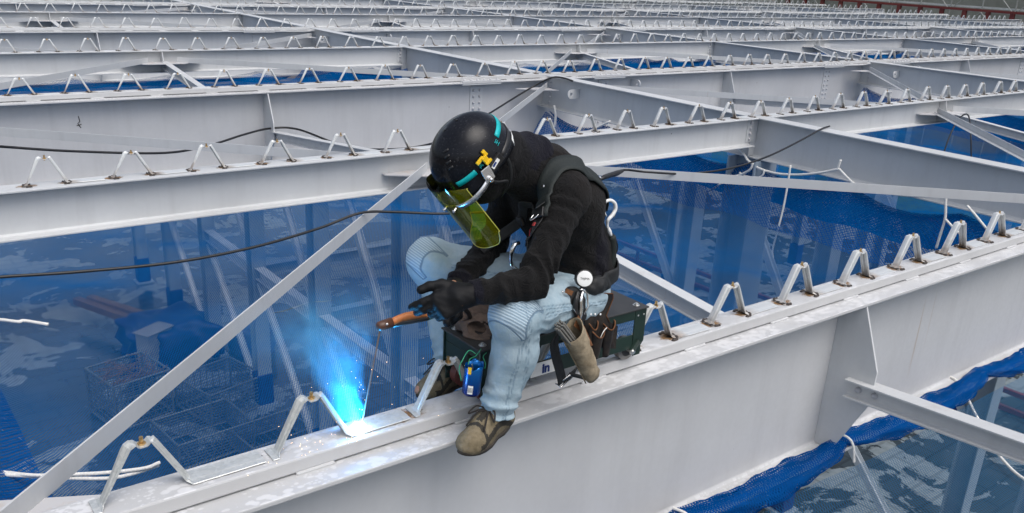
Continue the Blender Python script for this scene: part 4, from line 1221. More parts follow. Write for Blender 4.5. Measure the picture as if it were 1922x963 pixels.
# shoes
def shoe(q, heel, toe, up):
    heel, toe = V3(heel), V3(toe); d = toe-heel; L = np.linalg.norm(d); d /= L
    z = V3(up); z = z-d*(z@d); z /= np.linalg.norm(z); s = np.cross(z, d)
    A = np.array([d, s, z])
    def loc(P): return (P-heel)@A.T
    top = blend([Cone(heel+d*.035+z*.045, heel+d*.17+z*.040, .040, .044), Cone(heel+d*.17+z*.04, heel+d*(L-.05)+z*.036, .046, .036), Ell(heel+d*(L-.055)+z*.030, (.058, .050, .034), A), Cone(heel+d*.04+z*.05, heel+d*.055+z*.105, .042, .044), Cone(heel+d*.06+z*.10, heel+d*.155+z*.060, .043, .040), Cone(heel+d*.06+z*.09, heel+d*.072+z*.13, .046, .046)], .02)
    ank = V3(J['an'+q])
    def f(P):
        p = loc(P); e = np.maximum(top(P), .006-p[..., 2]); e = np.maximum(e, p[..., 2]-.135)
        return e-.001*wob(P, 60, 1)
    def mi(c):
        p = loc(c); x = p[:, 0]/L
        band = (np.abs(p[:, 2]-(.030+.035*np.sin(np.clip((x-.15)/.62, 0, 1)*math.pi)))<.011)*(x > .12)*(x < .86)
        toecap = (np.abs(x-.70-.6*np.abs(p[:, 1]))<.022)*(p[:, 2] > .035)
        eye = (np.abs(p[:, 1]) < .012)*(x > .42)*(x < .66)*(p[:, 2] > .06)
        return np.where(band | toecap | eye, 1, 0)
    o, _ = sdf_mesh('shoe', f, np.minimum(heel, toe)-.08, np.maximum(heel, toe)+V3((.08, .08, .13)), .0045, [M['shoe'], M['shoe_dark']], W, None, 1, mi)
    # sole
    mb = MB(); n = 26; bot, tp = [], []
    for i in range(n):
        th = 2*math.pi*i/n; cx = math.cos(th); sy = math.sin(th)
        x = L*.5+L*.515*math.copysign(abs(cx)**.75, cx); wdt = .043-.010*math.exp(-((x/L-.38)/.15)**2)-.006*(x < L*.25)+.004*(x > L*.6)
        y = wdt*math.copysign(abs(sy)**.8, sy)
        bot.append(heel+d*x+s*y+z*(.0+.012*max(0, x/L-.8)/.2)); tp.append(heel+d*(x*.995)+s*y*1.03+z*(.020+.010*max(0, x/L-.75)/.25))
    mb.add(bot+tp, [tuple(range(n))[::-1], tuple(range(n, 2*n))]+[(i, (i+1) % n, n+(i+1) % n, n+i) for i in range(n)])
    mb.build('sole', M['sole'], o, True, 0)
    # laces
    lc = MB()
    for i in range(5):
        x = .125+.022*i; zz = .096-.0095*i*1.05
        a = heel+d*x+s*.026+z*(zz-.006); b = heel+d*(x+.012)+z*(zz+.008); c = heel+d*(x+.004)-s*.026+z*(zz-.006)
        e = heel+d*(x+.026)+s*.026+z*(zz-.016); g2 = heel+d*(x+.026)-s*.026+z*(zz-.016)
        lc.tube(spline([a, b, g2], 5), .004, 6); lc.tube(spline([c, b+z*.003, e], 5), .004, 6)
    k = heel+d*.125+z*.108
    for e in (1, -1):
        lc.tube(spline([k, k+s*.035*e+d*.02+z*.012, k+s*.05*e+d*.045-z*.01, k+s*.02*e+d*.02+z*.004, k], 6), .003, 6)
        lc.tube(spline([k, k+s*.02*e+d*.04-z*.0, k+s*.035*e+d*.08-z*.035], 6), .003, 6)
    lc.build('laces', M['lace'], o, True)
    return o
shoe('L', (1.662, 2.085, -.0545), (1.405, 1.985, -.0545), (0, 0, 1))
shoe('R', (1.745, 2.445, -.0545), (1.492, 2.385, -.0545), (0, 0, 1))
# ------------------------------------------------------------------ helmet, visor, harness (worn: parts of the person)
M['helmet'] = NT('navy_black_abs')
t = M['helmet']; c = t.coord('World'); n = t.noise(c, 14, 5, .65)
scr = t.ramp(t.noise(t.coord('World', (30, 90, 60)), 2.2, 5, .75), .58, .70)
col = t.mix(t.ramp(n, .35, .7), (.004, .0045, .007), (.009, .010, .014)); col = t.mix(t.math('MULTIPLY', scr, .55), col, (.10, .10, .11))
t.pbr(col, t.ramp(n, .3, .75, .14, .30), 0, None, None, .24); M['helmet'] = t.m
M['teal'] = simple('teal_tape', (.0, .42, .44), .4, 0, .08, 30)
M['alu'] = simple('aluminium', (.75, .75, .76), .28, .95, .06, 60)
M['yellow'] = simple('yellow_plastic', (.80, .50, .01), .4, 0, .1, 30)
M['white'] = simple('white_plastic', (.78, .79, .78), .35, 0, .05, 30)
M['redtag'] = simple('red_stitched_tag', (.42, .03, .03), .7, 0, .2, 80)
M['black'] = simple('black_plastic', (.012, .012, .013), .4, 0, .2, 30)
M['chrome'] = simple('chrome', (.72, .72, .72), .14, 1., .05, 40)
def visor_mat():
    t = NT('yellow_green_visor'); c = t.coord('World')
    n = t.noise(c, 10, 4)
    tp = t.n('ShaderNodeBsdfTransparent'); t.l(t.mix(t.ramp(n, .3, .7), (.66, .63, .02), (.78, .75, .05)), tp.inputs[0])
    gl = t.n('ShaderNodeBsdfGlossy'); gl.inputs['Roughness'].default_value = .06
    df = t.n('ShaderNodeBsdfDiffuse'); df.inputs[0].default_value = (.50, .46, .01, 1)
    fr = t.n('ShaderNodeFresnel'); fr.inputs[0].default_value = 1.5
    m0 = t.n('ShaderNodeMixShader'); m0.inputs[0].default_value = .16; t.l(tp.outputs[0], m0.inputs[1]); t.l(df.outputs[0], m0.inputs[2])
    m = t.n('ShaderNodeMixShader'); t.l(fr.outputs[0], m.inputs[0]); t.l(m0.outputs[0], m.inputs[1]); t.l(gl.outputs[0], m.inputs[2])
    t.l(m.outputs[0], t.out.inputs[0]); return t.m
M['visor'] = visor_mat()
HR = (.139, .113, .128); HU0 = .022
def shell(az, el, off=0.):
    """point on the shell; az 0 = front, 90 = his left; el 0 = rim, 90 = crown"""
    ca, sa, ce, se = math.cos(az), math.sin(az), math.cos(el), math.sin(el)
    rf = HR[0] if ca > 0 else HR[0]*1.02
    r = 1+.014*math.exp(-((sa*ce)/.16)**2)*(1 if se > .25 else max(0, se/.25))      # raised ridge along the middle
    f, l, u = rf*ca*ce**.92*r, HR[1]*sa*ce**.92*r, HR[2]*se*r
    n = Vector((ca*ce/rf, sa*ce/HR[1], se/HR[2])).normalized()
    f, l, u = f+n.x*off, l+n.y*off, u+n.z*off
    return Vector(HP(f, l, u+HU0))
mb = MB(); NA, NE = 64, 22; vs = []
for i in range(NE+1):
    el = R(-16)+(R(90)-R(-16))*i/NE
    for a in range(NA):
        az = 2*math.pi*a/NA
        e2 = el
        if i < 3: e2 = el-R(9)*(math.cos(az) < -.1)*(1-i/3)*abs(math.cos(az))
        p = shell(az, max(e2, R(-30)))
        if el < 0:
            fl = (-el/R(16))*(.010+.020*max(0, math.cos(az))**2); d = (p-Vector(HP(0, 0, HU0))); d = d-Vector(hu)*d.dot(Vector(hu)); p += d.normalized()*fl
        vs.append(p)
mb.add(vs, [(i*NA+a, i*NA+(a+1) % NA, (i+1)*NA+(a+1) % NA, (i+1)*NA+a) for i in range(NE) for a in range(NA)])
helmet = mb.build('helmet', M['helmet'], W, True); s = helmet.modifiers.new('sol', 'SOLIDIFY'); s.thickness = .004; s.offset = -1
def patch(az0, az1, el0, el1, off, name, m, par, n=14, k=2, th=.0012):
    q = MB(); vs = [shell(az0+(az1-az0)*i/n, el0+(el1-el0)*j/k, off) for i in range(n+1) for j in range(k+1)]
    q.add(vs, [(i*(k+1)+j, (i+1)*(k+1)+j, (i+1)*(k+1)+j+1, i*(k+1)+j+1) for i in range(n) for j in range(k)])
    o = q.build(name, m, par, True); s = o.modifiers.new('sol', 'SOLIDIFY'); s.thickness = th; return o
patch(R(38), R(70), R(4), R(12), .0015, 'teal_stripe', M['teal'], helmet)
patch(R(124), R(190), R(9), R(17), .0015, 'teal_stripe', M['teal'], helmet)
# two hand-lettered characters either side of the clip (strokes only)
for az, gl in ((77, [(0, .9, 6, .9), (1, .4, 5, .4), (3, 0, 3, 1), (0, .0, 6, .0), (1.5, .0, .5, -.6), (4.5, 0, 5.5, -.6)]), (85, [(0, .8, 6, .8), (3, 1, 1, -.6), (3, .5, 5.5, -.6), (1, .3, 5, .3)]), (114, [(0, 1, 6, 1), (3, 1, 3, -.6), (0, .3, 6, .3), (0, -.6, 6, -.6), (1, .8, 2, .5)])):
    q = MB()
    for a0, e0, a1, e1 in gl:
        q.tube([shell(R(az+a0), R(8+e0*4), .0015), shell(R(az+(a0+a1)/2), R(8+(e0+e1)*2), .0017), shell(R(az+a1), R(8+e1*4), .0015)], .0009, 5)
    q.build('teal_lettering', M['teal'], helmet)
for e in (32, 40, 48, 56): patch(R(38), R(38)+R(9)/max(.3, math.cos(R(e))), R(e), R(e+3), .0008, 'vent', M['black'], helmet, 3, 1)
for a in (-14, 8):
    patch(R(a+175), R(a+185), R(72), R(75), .0008, 'vent', M['black'], helmet, 3, 1)
patch(R(108), R(252), R(-15), R(-4), .005, 'nape_band', M['black'], helmet, 20, 2, .006)
patch(R(140), R(165), R(-24), R(-13), .009, 'size_label', M['white'], helmet, 8, 2)
q = MB()
for a in (146, 151, 155): q.tube([shell(R(a), R(-22), .0105), shell(R(a+1), R(-16), .0105)], .0012, 5)
q.build('label_print', M['black'], helmet)
def hbox(name, f, l, u, d, m, par=None, rf=0., bevel=.002, yaw=0.):
    l = l-.009 if name not in ('pivot_plate',) else l-.006; u = u*.93
    """box in the head frame: size d along face/left/up, turned by rf about the left axis"""
    A = Matrix((tuple(hf), tuple(hl), tuple(hu))).transposed()
    q = MB(); q.box(HP(f, l, u), d, A @ Matrix.Rotation(rf, 3, 'Y') @ Matrix.Rotation(yaw, 3, 'Z')); return q.build(name, m, par or helmet, False, bevel)
hbox('earmuff_slot', -.012, .124, .012, (.062, .012, .030), M['black'])
hbox('lamp_label', -.010, .1315, .014, (.034, .002, .012), M['white'], None, .15, 0)
hbox('lamp_label_print', -.006, .133, .016, (.016, .002, .006), M['wrap'], None, .15, 0)
q = hbox('name_clip', .004, .132, .052, (.018, .010, .030), M['yellow'])
q2 = MB(); A_ = Matrix((tuple(hf), tuple(hl), tuple(hu))).transposed()
q2.box(HP(.018, .119, .061), (.030, .008, .011), A_); q2.box(HP(-.008, .119, .065), (.012, .010, .020), A_); q2.box(HP(.002, .127, .039), (.024, .006, .010), A_)
q2.build('clip_jaw', M['yellow'], q, False, .002)
# visor carrier
pth = [(.030, .120), (.075, .121), (.115, .108), (.146, .078), (.163, .040), (.168, 0), (.163, -.040), (.146, -.078), (.115, -.108), (.075, -.119), (.030, -.118)]
sp = spline([HP(f, l, -.006-.10*max(0, f-.03)) for f, l in pth], 4)
q = MB(); n = len(sp); vs = []
for p in sp: vs += [p+Vector(hu)*.009, p-Vector(hu)*.009]
q.add(vs, [(2*i, 2*i+2, 2*i+3, 2*i+1) for i in range(n-1)])
carrier = q.build('visor_carrier', M['alu'], helmet, True); s = carrier.modifiers.new('sol', 'SOLIDIFY'); s.thickness = .003
hbox('pivot_plate', .030, .129, .012, (.034, .003, .046), M['alu'], carrier, -.25)
q = MB(); q.cyl(HP(.036, .122, -.004), HP(.036, .132, -.004), .0095, 14); q.dome(HP(.036, .132, -.004), hl, .006, .005); q.build('pivot_screw', M['chrome'], carrier, auto=40)
for f, l in ((.158, .050), (.168, .004)):
    q = MB(); d = Vector(hf)*.9+Vector(hl)*(l*4); d.normalize(); q.cyl(HP(f, l, -.02), Vector(HP(f, l, -.02))+d*.016, .0038, 8); q.dome(Vector(HP(f, l, -.02))+d*.014, d, .006, .006); q.build('wing_screw', M['chrome'], carrier, auto=40)
# the curved sheet
n_a, n_u = 30, 16; vs = []
for i in range(n_u+1):
    u = .055-.262*i/n_u
    for a in range(n_a+1):
        th = R(-80)+R(144)*a/n_a
        wdt = .110+.004*i/n_u
        tap = 1.0
        f = .050+.116*math.cos(th)+.030*(i/n_u); l = wdt*math.sin(th)
        # rounded lower corners
        edge = abs(th)/R(66 if th > 0 else 80); lim = -.207+.05*max(0, (edge-.72)/.28)**2
        top = .055-.035*max(0, (edge-.55)/.45)
        vs.append(HP(f, l, min(max(u, lim), top)))
q = MB(); q.add(vs, [(i*(n_a+1)+a, i*(n_a+1)+a+1, (i+1)*(n_a+1)+a+1, (i+1)*(n_a+1)+a) for i in range(n_u) for a in range(n_a)])
visor = q.build('visor', M['visor'], helmet, True)
q = MB(); q.tube([Vector(vs[i*(n_a+1)+n_a])+Vector(hl)*.0 for i in range(n_u+1)], .0016, 6); q.tube([Vector(vs[n_u*(n_a+1)+a]) for a in range(n_a+1)], .0014, 6)
q.build('visor_edge', simple('visor_edge_yellow', (.5, .47, .08), .3), visor)
q = MB(); q.tube([Vector(vs[i*(n_a+1)])+Vector(hf)*.006 for i in range(n_u+1)], .0018, 6); q.build('edge_stiffener', M['black'], visor)
# chin strap
cs = MB()
for pts in ([(-.055, .105, -.005), (-.045, .098, -.05), (-.015, .085, -.095), (.03, .055, -.125)], [(.045, .112, -.005), (.02, .098, -.05), (-.005, .088, -.085), (.03, .055, -.125)]):
    sp = spline([HP(*p) for p in pts], 6); vs2 = []
    for p in sp: vs2 += [p+Vector(hf)*.006, p-Vector(hf)*.006]
    cs.add(vs2, [(2*i, 2*i+2, 2*i+3, 2*i+1) for i in range(len(sp)-1)])
o = cs.build('chin_strap', M['trim'], helmet, True); s = o.modifiers.new('sol', 'SOLIDIFY'); s.thickness = .002

# ---- harness ribbons that follow the hoodie
def shirt1(P): return shirt(P)
def snapN(P, off):
    P = np.array(P, float)
    for _ in range(9):
        e = 1.5e-3; N = len(P)
        Q = np.concatenate([P]+[P+np.eye(3)[i]*e*q for i in range(3) for q in (1, -1)])
        D = shirt(Q).reshape(7, N); d = D[0]
        g = np.stack([(D[1+2*i]-D[2+2*i])/(2*e) for i in range(3)], 1); g /= np.linalg.norm(g, axis=1, keepdims=True)+1e-6
        if _ == 8: break
        P = P-g*(np.clip(d-off, -.03, .03)*.85)[:, None]
    return P, g
def snap(p, off):
    P, g = snapN([p], off); return P[0], g[0]
def ribbon(name, pts, wd, m, par, off=.006, th=.003, n=7, wd2=None):
    sp = spline(pts, n); ps, gs = snapN(sp, off)
    for _ in range(3):
        ps = np.concatenate([ps[:1], (ps[:-2]+2*ps[1:-1]+ps[2:])/4, ps[-1:]]); gs = np.concatenate([gs[:1], (gs[:-2]+2*gs[1:-1]+gs[2:])/4, gs[-1:]])
    ps, gs2 = snapN(ps, off)
    vs = []; K = 4; N = len(ps)
    for i in range(N):
        p, g = ps[i], gs[i]
        t = ps[min(i+1, N-1)]-ps[max(i-1, 0)]; t /= np.linalg.norm(t)+1e-9
        s = np.cross(t, g); s /= np.linalg.norm(s)+1e-9
        w = wd if wd2 is None else wd+(wd2-wd)*i/(N-1)
        for a in range(K+1): vs.append(p+s*w*(a/K-.5))
    if wd > .05:
        V_, _g = snapN(vs, off); vs = list((V_+np.array(vs))/2)
    mb = MB(); mb.add(vs, [(i*(K+1)+a, i*(K+1)+a+1, (i+1)*(K+1)+a+1, (i+1)*(K+1)+a) for i in range(N-1) for a in range(K)])
    o = mb.build(name, m, par, True); s = o.modifiers.new('sol', 'SOLIDIFY'); s.thickness = th; s.offset = 1; return o
hv = empty('harness', (1.95, 2.25, .6)); hv.parent = W; hv.matrix_parent_inverse = Matrix.Translation(-W.location)
pad = ribbon('shoulder_pad', [on_y(985, 388, 2.06), on_y(1008, 362, 2.08), on_y(1032, 338, 2.1), on_y(1062, 322, 2.12), on_y(1095, 330, 2.13), on_y(1116, 352, 2.15), on_y(1130, 385, 2.17)], .074, M['pad'], hv, .006, .006)
ribbon('chest_webbing', [on_y(988, 385, 2.06), on_y(975, 405, 2.07), on_y(966, 425, 2.08), on_y(962, 448, 2.09), on_y(966, 470, 2.10), on_y(975, 492, 2.11)], .042, M['trim'], hv, .007)
ribbon('back_webbing', [on_y(1126, 380, 2.17), on_y(1136, 420, 2.2), on_y(1140, 460, 2.2), on_y(1140, 510, 2.2)], .045, M['trim'], hv, .007)
ribbon('shoulder_webbing', [on_y(978, 276, 2.40), on_y(1000, 280, 2.40), on_y(1026, 290, 2.38), on_y(1050, 301, 2.36), on_y(1066, 313, 2.34), on_y(1090, 330, 2.30)], .045, M['trim'], hv, .008)
ribbon('chest_strap', [on_y(928, 436, 2.28), on_y(942, 439, 2.2), on_y(955, 442, 2.13), on_y(966, 444, 2.09)], .036, M['trim'], hv, .010)
belt_pts = []
for i in range(15):
    a = R(-100)+R(230)*i/14
    belt_pts.append((2.03-.16*math.sin(a)*-1, 2.25-.19*math.cos(a), .405+.015*math.sin(a)))
ribbon('waist_belt', belt_pts, .062, M['trim'], hv, .010, .006, 4)
def sbox(name, px, py, y, d, m, par, rz=0., off=.012, bevel=.002, n2=None):
    p, g = snap(on_y(px, py, y), off); g = Vector(g); s = Vector((0, 0, 1)).cross(g).normalized(); u = g.cross(s)
    A = Matrix((s, u, g)).transposed() @ Matrix.Rotation(rz, 3, 'Z'); q = MB(); q.box(p, d, A); return q.build(name, m, par, False, bevel)
sbox('adjuster_buckle', 986, 384, 2.06, (.050, .034, .010), M['black'], hv, .6, .016)
sbox('pad_stitching', 999, 366, 2.07, (.030, .034, .003), M['trim'], hv, .6, .020)
sbox('red_tag', 973, 400, 2.07, (.024, .012, .003), M['redtag'], hv, .3, .013, 0)
sbox('chest_buckle', 936, 438, 2.25, (.035, .028, .010), M['black'], hv, .1, .016)
sbox('red_tag', 946, 440, 2.17, (.007, .026, .003), M['redtag'], hv, .1, .017, 0)
sbox('red_tag', 951, 441, 2.15, (.005, .026, .003), M['redtag'], hv, .1, .017, 0)
for a, b, y in ((1012, 346, 2.09), (1111, 345, 2.15)):
    p, g = snap(on_y(a, b, y), .017); q = MB(); q.dome(p, g, .007, .004, 0, 10); q.build('rivet', M['chrome'], hv, auto=40)
p, g = snap(on_y(989, 392, 2.06), .02); q = MB(); u = Vector((.75, -.1, .62)).normalized(); v = Vector(g).cross(u)
q.tube([Vector(p)+u*(.024*math.cos(t_))*1+v*(.012*math.sin(t_)) for t_ in np.linspace(0, 2*math.pi, 20)], .0022, 6); q.build('metal_loop', M['chrome'], hv, True)
q = MB(); q.tube(spline([on_y(974, 456, 2.07), on_y(966, 460, 2.065), on_y(961, 472, 2.065), on_y(959, 487, 2.07), on_y(962, 500, 2.07), on_y(972, 508, 2.075)], 6), .0065, 10); q.build('d_ring', M['chrome'], hv, True)
q = MB(); q.tube(spline([on_y(1135, 384, 2.105), on_y(1138, 378, 2.100), on_y(1146, 376, 2.100), on_y(1154, 382, 2.100), on_y(1155, 393, 2.100), on_y(1149, 404, 2.100), on_y(1142, 412, 2.100), on_y(1140, 420, 2.105), on_y(1141, 428, 2.105)], 6), [.0042+.0026*math.sin(i/48*math.pi) for i in range(49)], 10)
q.tube(spline([on_y(1142, 428, 2.105), on_y(1144, 434, 2.105), on_y(1147, 442, 2.105)], 4), [.005, .006, .006, .007, .007, .007, .006, .006, .005], 10); q.build('snap_hook', M['white'], hv, True)
q = MB(); q.tube(spline([on_y(1133, 386, 2.115), on_y(1135, 398, 2.110), on_y(1138, 406, 2.105)], 4), .003, 6); q.tube([on_y(1155, 397, 2.100), on_y(1153, 408, 2.095)], .002, 6); q.build('hook_gate', M['chrome'], hv, True)
q = MB(); q.tube(spline([on_y(1147, 442, 2.115), on_y(1149, 452, 2.115), on_y(1149, 480, 2.120), on_y(1146, 505, 2.120), on_y(1141, 522, 2.115)], 5), [.010, .013]+[.0155]*12+[.015, .014, .013, .012, .011, .009, .008], 10); q.build('shock_absorber', M['pad'], hv, True)
ribbon('absorber_webbing', [on_y(1126, 445, 2.17), on_y(1127, 480, 2.17), on_y(1126, 520, 2.16)], .028, M['trim'], hv, .012)

# ------------------------------------------------------------------ the trolley
M['green'] = simple('dark_green_enamel', (.010, .026, .019), .42, 0, .25, 14)
M['seatplate'] = simple('worn_black_plate', (.03, .03, .031), .5, 0, .45, 9)
M['roller'] = simple('steel_roller', (.22, .21, .20), .35, .8, .2, 30)
M['rroller'] = simple('red_brown_roller', (.10, .025, .018), .5, 0, .4, 25)
CX0, CX1, CY0, CY1, CT = 1.575, 2.365, 2.14, 2.365, .222
cart = empty('trolley', (1.97, 2.25, 0))
def cpart(name, boxes, m, bevel=.002):
    q = MB()
    for a, b in boxes: q.box2(a, b)
    return q.build(name, m, cart, False, bevel)
cpart('seat_plate', [((CX0-.006, CY0-.006, CT-.006), (CX1+.006, CY1+.006, CT))], M['seatplate'])
for y, s in ((CY0, 1), (CY1, -1)):
    cpart('top_angle', [((CX0+.062, y, CT-.045), (CX1-.062, y+s*.005, CT-.007))], M['green'])
    cpart('lower_rail', [((CX0+.062, y+s*.001, .055), (CX1-.062, y+s*.006, .115)), ((CX0+.062, y+s*.007, .055), (CX1-.062, y+s*.04, .061))], M['green'])
    for x, e in ((CX0, 1), (CX1, -1)):
        q = MB()
        P = [(x, y, CT-.007), (x+e*.06, y, CT-.007), (x+e*.06, y, .075), (x+e*.055, y, .062), (x+e*.012, y, .062), (x, y, .08)]
        q.plate(P, (0, s, 0), .006); leg = q.build('end_leg', M['green'], cart, False, .002)
        q = MB(); q.box2((x+e*.012, y+s*.0005, .022), (x+e*.052, y+s*.0055, .0615)); q.build('axle_lug', M['green'], cart, False, .002)
        ax = x+e*(.032+.03); wy = y+s*.040
        q = MB()
        for rr, w0, w1 in ((.046, -.016, .016),):
            q.tube([(ax, wy-.018, .047), (ax, wy-.016, .047), (ax, wy+.016, .047), (ax, wy+.018, .047)], [.042, .046, .046, .042], 28)
        wh = q.build('wheel', M['roller'] if e < 0 else M['rroller'], cart, auto=30)
        q = MB(); q.tube([(ax, wy-.019, .047), (ax, wy-.0205, .047)], [.031, .029], 24); q.build('hub_face', M['rroller'] if e > 0 else M['black'], wh, auto=30)
        q = MB(); q.hexnut((ax, y-s*.001, .047), (0, -s, 0), .013, .009); q.cyl((ax, y-s*.001, .047), (ax, wy, .047), .008, 10); q.build('axle_nut', M['zinc'], cart)
        q = MB(); q.tube([(x+e*.03, y+s*.001, .085), (ax, y+s*.002, .047)], .014, 8); q.build('wheel_arm', M['green'], cart)
cpart('end_bar', [((CX0+.0065, CY0+.008, CT-.045), (CX0+.012, CY1-.008, CT-.007))], M['green'])
cpart('end_bar', [((CX1-.012, CY0+.008, CT-.045), (CX1-.0065, CY1-.008, CT-.007))], M['green'])
cpart('end_bar', [((CX0+.0065, CY0+.08, .10), (CX0+.012, CY1-.005, CT-.046))], M['green'])
for x in (CX0+.03, CX1-.03):
    for y in (CY0+.03, CY1-.03):
        q = MB(); q.hexnut((x, y, CT), (0, 0, 1), .010, .006); q.cyl((x, y, CT-.001), (x, y, CT+.0012), .014, 12); q.build('hex_bolt', M['zinc'], cart)
for x in (CX1-.045, CX1-.015):
    q = MB(); q.dome((x, CY0-.0005, CT-.03), (0, -1, 0), .004, .002, 0, 8); q.build('screw', M['zinc'], cart)
cpart('tool_box', [((2.12, CY1-.09, .118), (2.21, CY1-.012, .175))], simple('red_brown_box', (.09, .03, .02), .6, 0, .3, 20), .004)
def text(name, body, size, m, par, T, ext=.0004, bold=0.):
    cu = bpy.data.curves.new(name, 'FONT'); cu.body = body; cu.size = size; cu.extrude = ext; cu.offset = bold; cu.align_x = 'CENTER'; cu.align_y = 'CENTER'
    tmp = bpy.data.objects.new(name, cu); COL.objects.link(tmp); dg = bpy.context.evaluated_depsgraph_get(); dg.update()
    me = bpy.data.meshes.new_from_object(tmp.evaluated_get(dg)); bpy.data.objects.remove(tmp); bpy.data.curves.remove(cu)
    me.transform(T); me.materials.clear(); return link(name, me, m, par)
FACE = Matrix(((1, 0, 0), (0, 0, -1), (0, 1, 0))).to_4x4()       # lying text stood up to face -Y, reading towards +X
st = cpart('sticker', [((1.80, CY0-.0015, .060), (1.915, CY0+.0, .112))], M['white'], 0)
text('sticker_lettering', 'in', .050, M['wrap'], st, Matrix.Translation((1.868, CY0-.0024, .084)) @ FACE, bold=.0022)
tag(cart, 'dark green steel trolley on rollers straddling the rail under the welder', 'trolley')
# crumpled rag
RC = V3((1.70, 2.285, .222))
rag_f = blend([Ell(RC+V3((-.03, .0, .022)), (.075, .075, .036)), Ell(RC+V3((.05, -.02, .025)), (.07, .08, .035)), Cone(RC+V3((-.085, .02, .012)), RC+V3((-.02, -.075, .015)), .022, .016), Cone(RC+V3((-.07, .05, .04)), RC+V3((.08, .03, .05)), .026, .022), Ell(RC+V3((-.06, -.03, .01)), (.05, .06, .014))], .012)
def rag(P):
    q = P+.012*np.stack([wob(P, 18, 1), wob(P, 20, 2), wob(P, 19, 3)], -1)
    d = rag_f(q)-.006*np.sin(P[..., 0]*95+P[..., 1]*40+5*wob(P, 14, 4))-.005*np.abs(wob(P, 30, 8))
    d = smin(d, -.0-(.012-np.linalg.norm((P-(RC+V3((-.045, -.035, .052))))*V3((1, 1, 1)), axis=-1)*0-.012)+np.maximum(d, 0)*0+9, .001)
    cav = Ell(RC+V3((-.055, -.045, .03)), (.034, .03, .026))(q)
    d = np.maximum(d, -cav)
    return np.maximum(d, .2225-P[..., 2])
o, _ = sdf_mesh('rag', rag, RC-V3((.15, .13, .02)), RC+V3((.16, .13, .11)), .0042, simple('brown_work_rag', (.085, .062, .052), .95, 0, .3, 40, .6), None)
tag(o, 'crumpled brown work rag on the front of the trolley seat', 'rag')
# blue can hung by green wires
def can_mat():
    t = NT('blue_printed_aluminium'); c = t.coord('Object'); z = t.sep(c)[2]
    col = t.mix(t.ramp(z, -.05, .05), (.002, .012, .16), (.004, .14, .45))
    t.pbr(col, .22, .55); return t.m
can = empty('drink_can', (1.50, 2.075, .105))
q = MB(); nn = 36; rows = []
prof = [(-.052, .021), (-.048, .026), (-.042, .0298), (.040, .0300), (.052, .0300)]
for z, r_ in prof:
    for k in range(nn):
        a = 2*math.pi*k/nn; zz = z
        if z > .05: zz = z+.010*math.sin(a*1+1.2)-.004*math.sin(a*5)
        rows.append((r_*math.cos(a), r_*math.sin(a), zz))
q.add(rows, [(i*nn+k, i*nn+(k+1) % nn, (i+1)*nn+(k+1) % nn, (i+1)*nn+k) for i in range(len(prof)-1) for k in range(nn)]+[tuple(range(nn))[::-1]])
TC = Matrix.Translation((1.50, 2.075, .160)) @ Matrix.Rotation(R(9), 4, 'Y') @ Matrix.Rotation(R(-4), 4, 'X')
def local(o, par):      # part modelled about its own centre, placed by TC
    o.parent = par; o.matrix_parent_inverse = Matrix.Translation(-par.location); o.matrix_basis = TC
o = q.build('can_wall', [can_mat()], None, auto=50); o.modifiers.new('sol', 'SOLIDIFY').thickness = .0008; local(o, can)
q = MB()
for i, wd in enumerate((.0012, .0006, .0018, .0006, .0012, .0024, .0006, .0012, .0018, .0006)):
    pass
q = MB(); n = 10
for (a0, a1, z0, z1, mi) in [(-150, -118, -.040, -.012, 0)]+[(-148+k*2.9, -148+k*2.9+[1.0, 1.8, .8, 1.5][k % 4], -.036, -.018, 1) for k in range(10)]+[(-147, -121, -.030+.0, -.0295, 1)]:
    for k in range(6):
        b0, b1 = R(a0+(a1-a0)*k/6), R(a0+(a1-a0)*(k+1)/6); r_ = .0303+.0003*mi
        q.add([(r_*math.cos(b0), r_*math.sin(b0), z0), (r_*math.cos(b1), r_*math.sin(b1), z0), (r_*math.cos(b1), r_*math.sin(b1), z1), (r_*math.cos(b0), r_*math.sin(b0), z1)], [(0, 1, 2, 3)], mi)
o = q.build('barcode_label', [M['white'], M['black']], None); local(o, can)
q = MB()
for k in range(6):
    b0, b1 = R(-165+4*k), R(-161+4*k); r_ = .0304
    q.add([(r_*math.cos(b0), r_*math.sin(b0), .028), (r_*math.cos(b1), r_*math.sin(b1), .024), (r_*math.cos(b1), r_*math.sin(b1), .050), (r_*math.cos(b0), r_*math.sin(b0), .048)], [(0, 1, 2, 3)])
o = q.build('yellow_print', M['yellow'], None); local(o, can)
M['gwire'] = simple('green_wire', (.03, .28, .14), .45)
for pts in ([on_y(893, 664, 2.06), on_y(880, 658, 2.07), on_y(868, 676, 2.05), on_y(862, 692, 2.05), on_y(866, 715, 2.045)], [on_y(903, 655, 2.10), on_y(893, 668, 2.08), on_y(882, 674, 2.07), on_y(879, 684, 2.06)], [on_y(913, 662, 2.12), on_y(907, 670, 2.09), on_y(911, 682, 2.07), on_y(910, 692, 2.07)]):
    q = MB(); q.tube(spline(pts, 6), .0016, 6); q.build('hanging_wire', M['gwire'], can, True)
q = MB(); q.cyl(on_y(890, 720, 2.075), on_y(886, 683, 2.075), .002, 6); q.build('stub', M['zinc'], can)
tag(can, 'blue drink can with its top cut off, hung by green wires from the trolley', 'can')

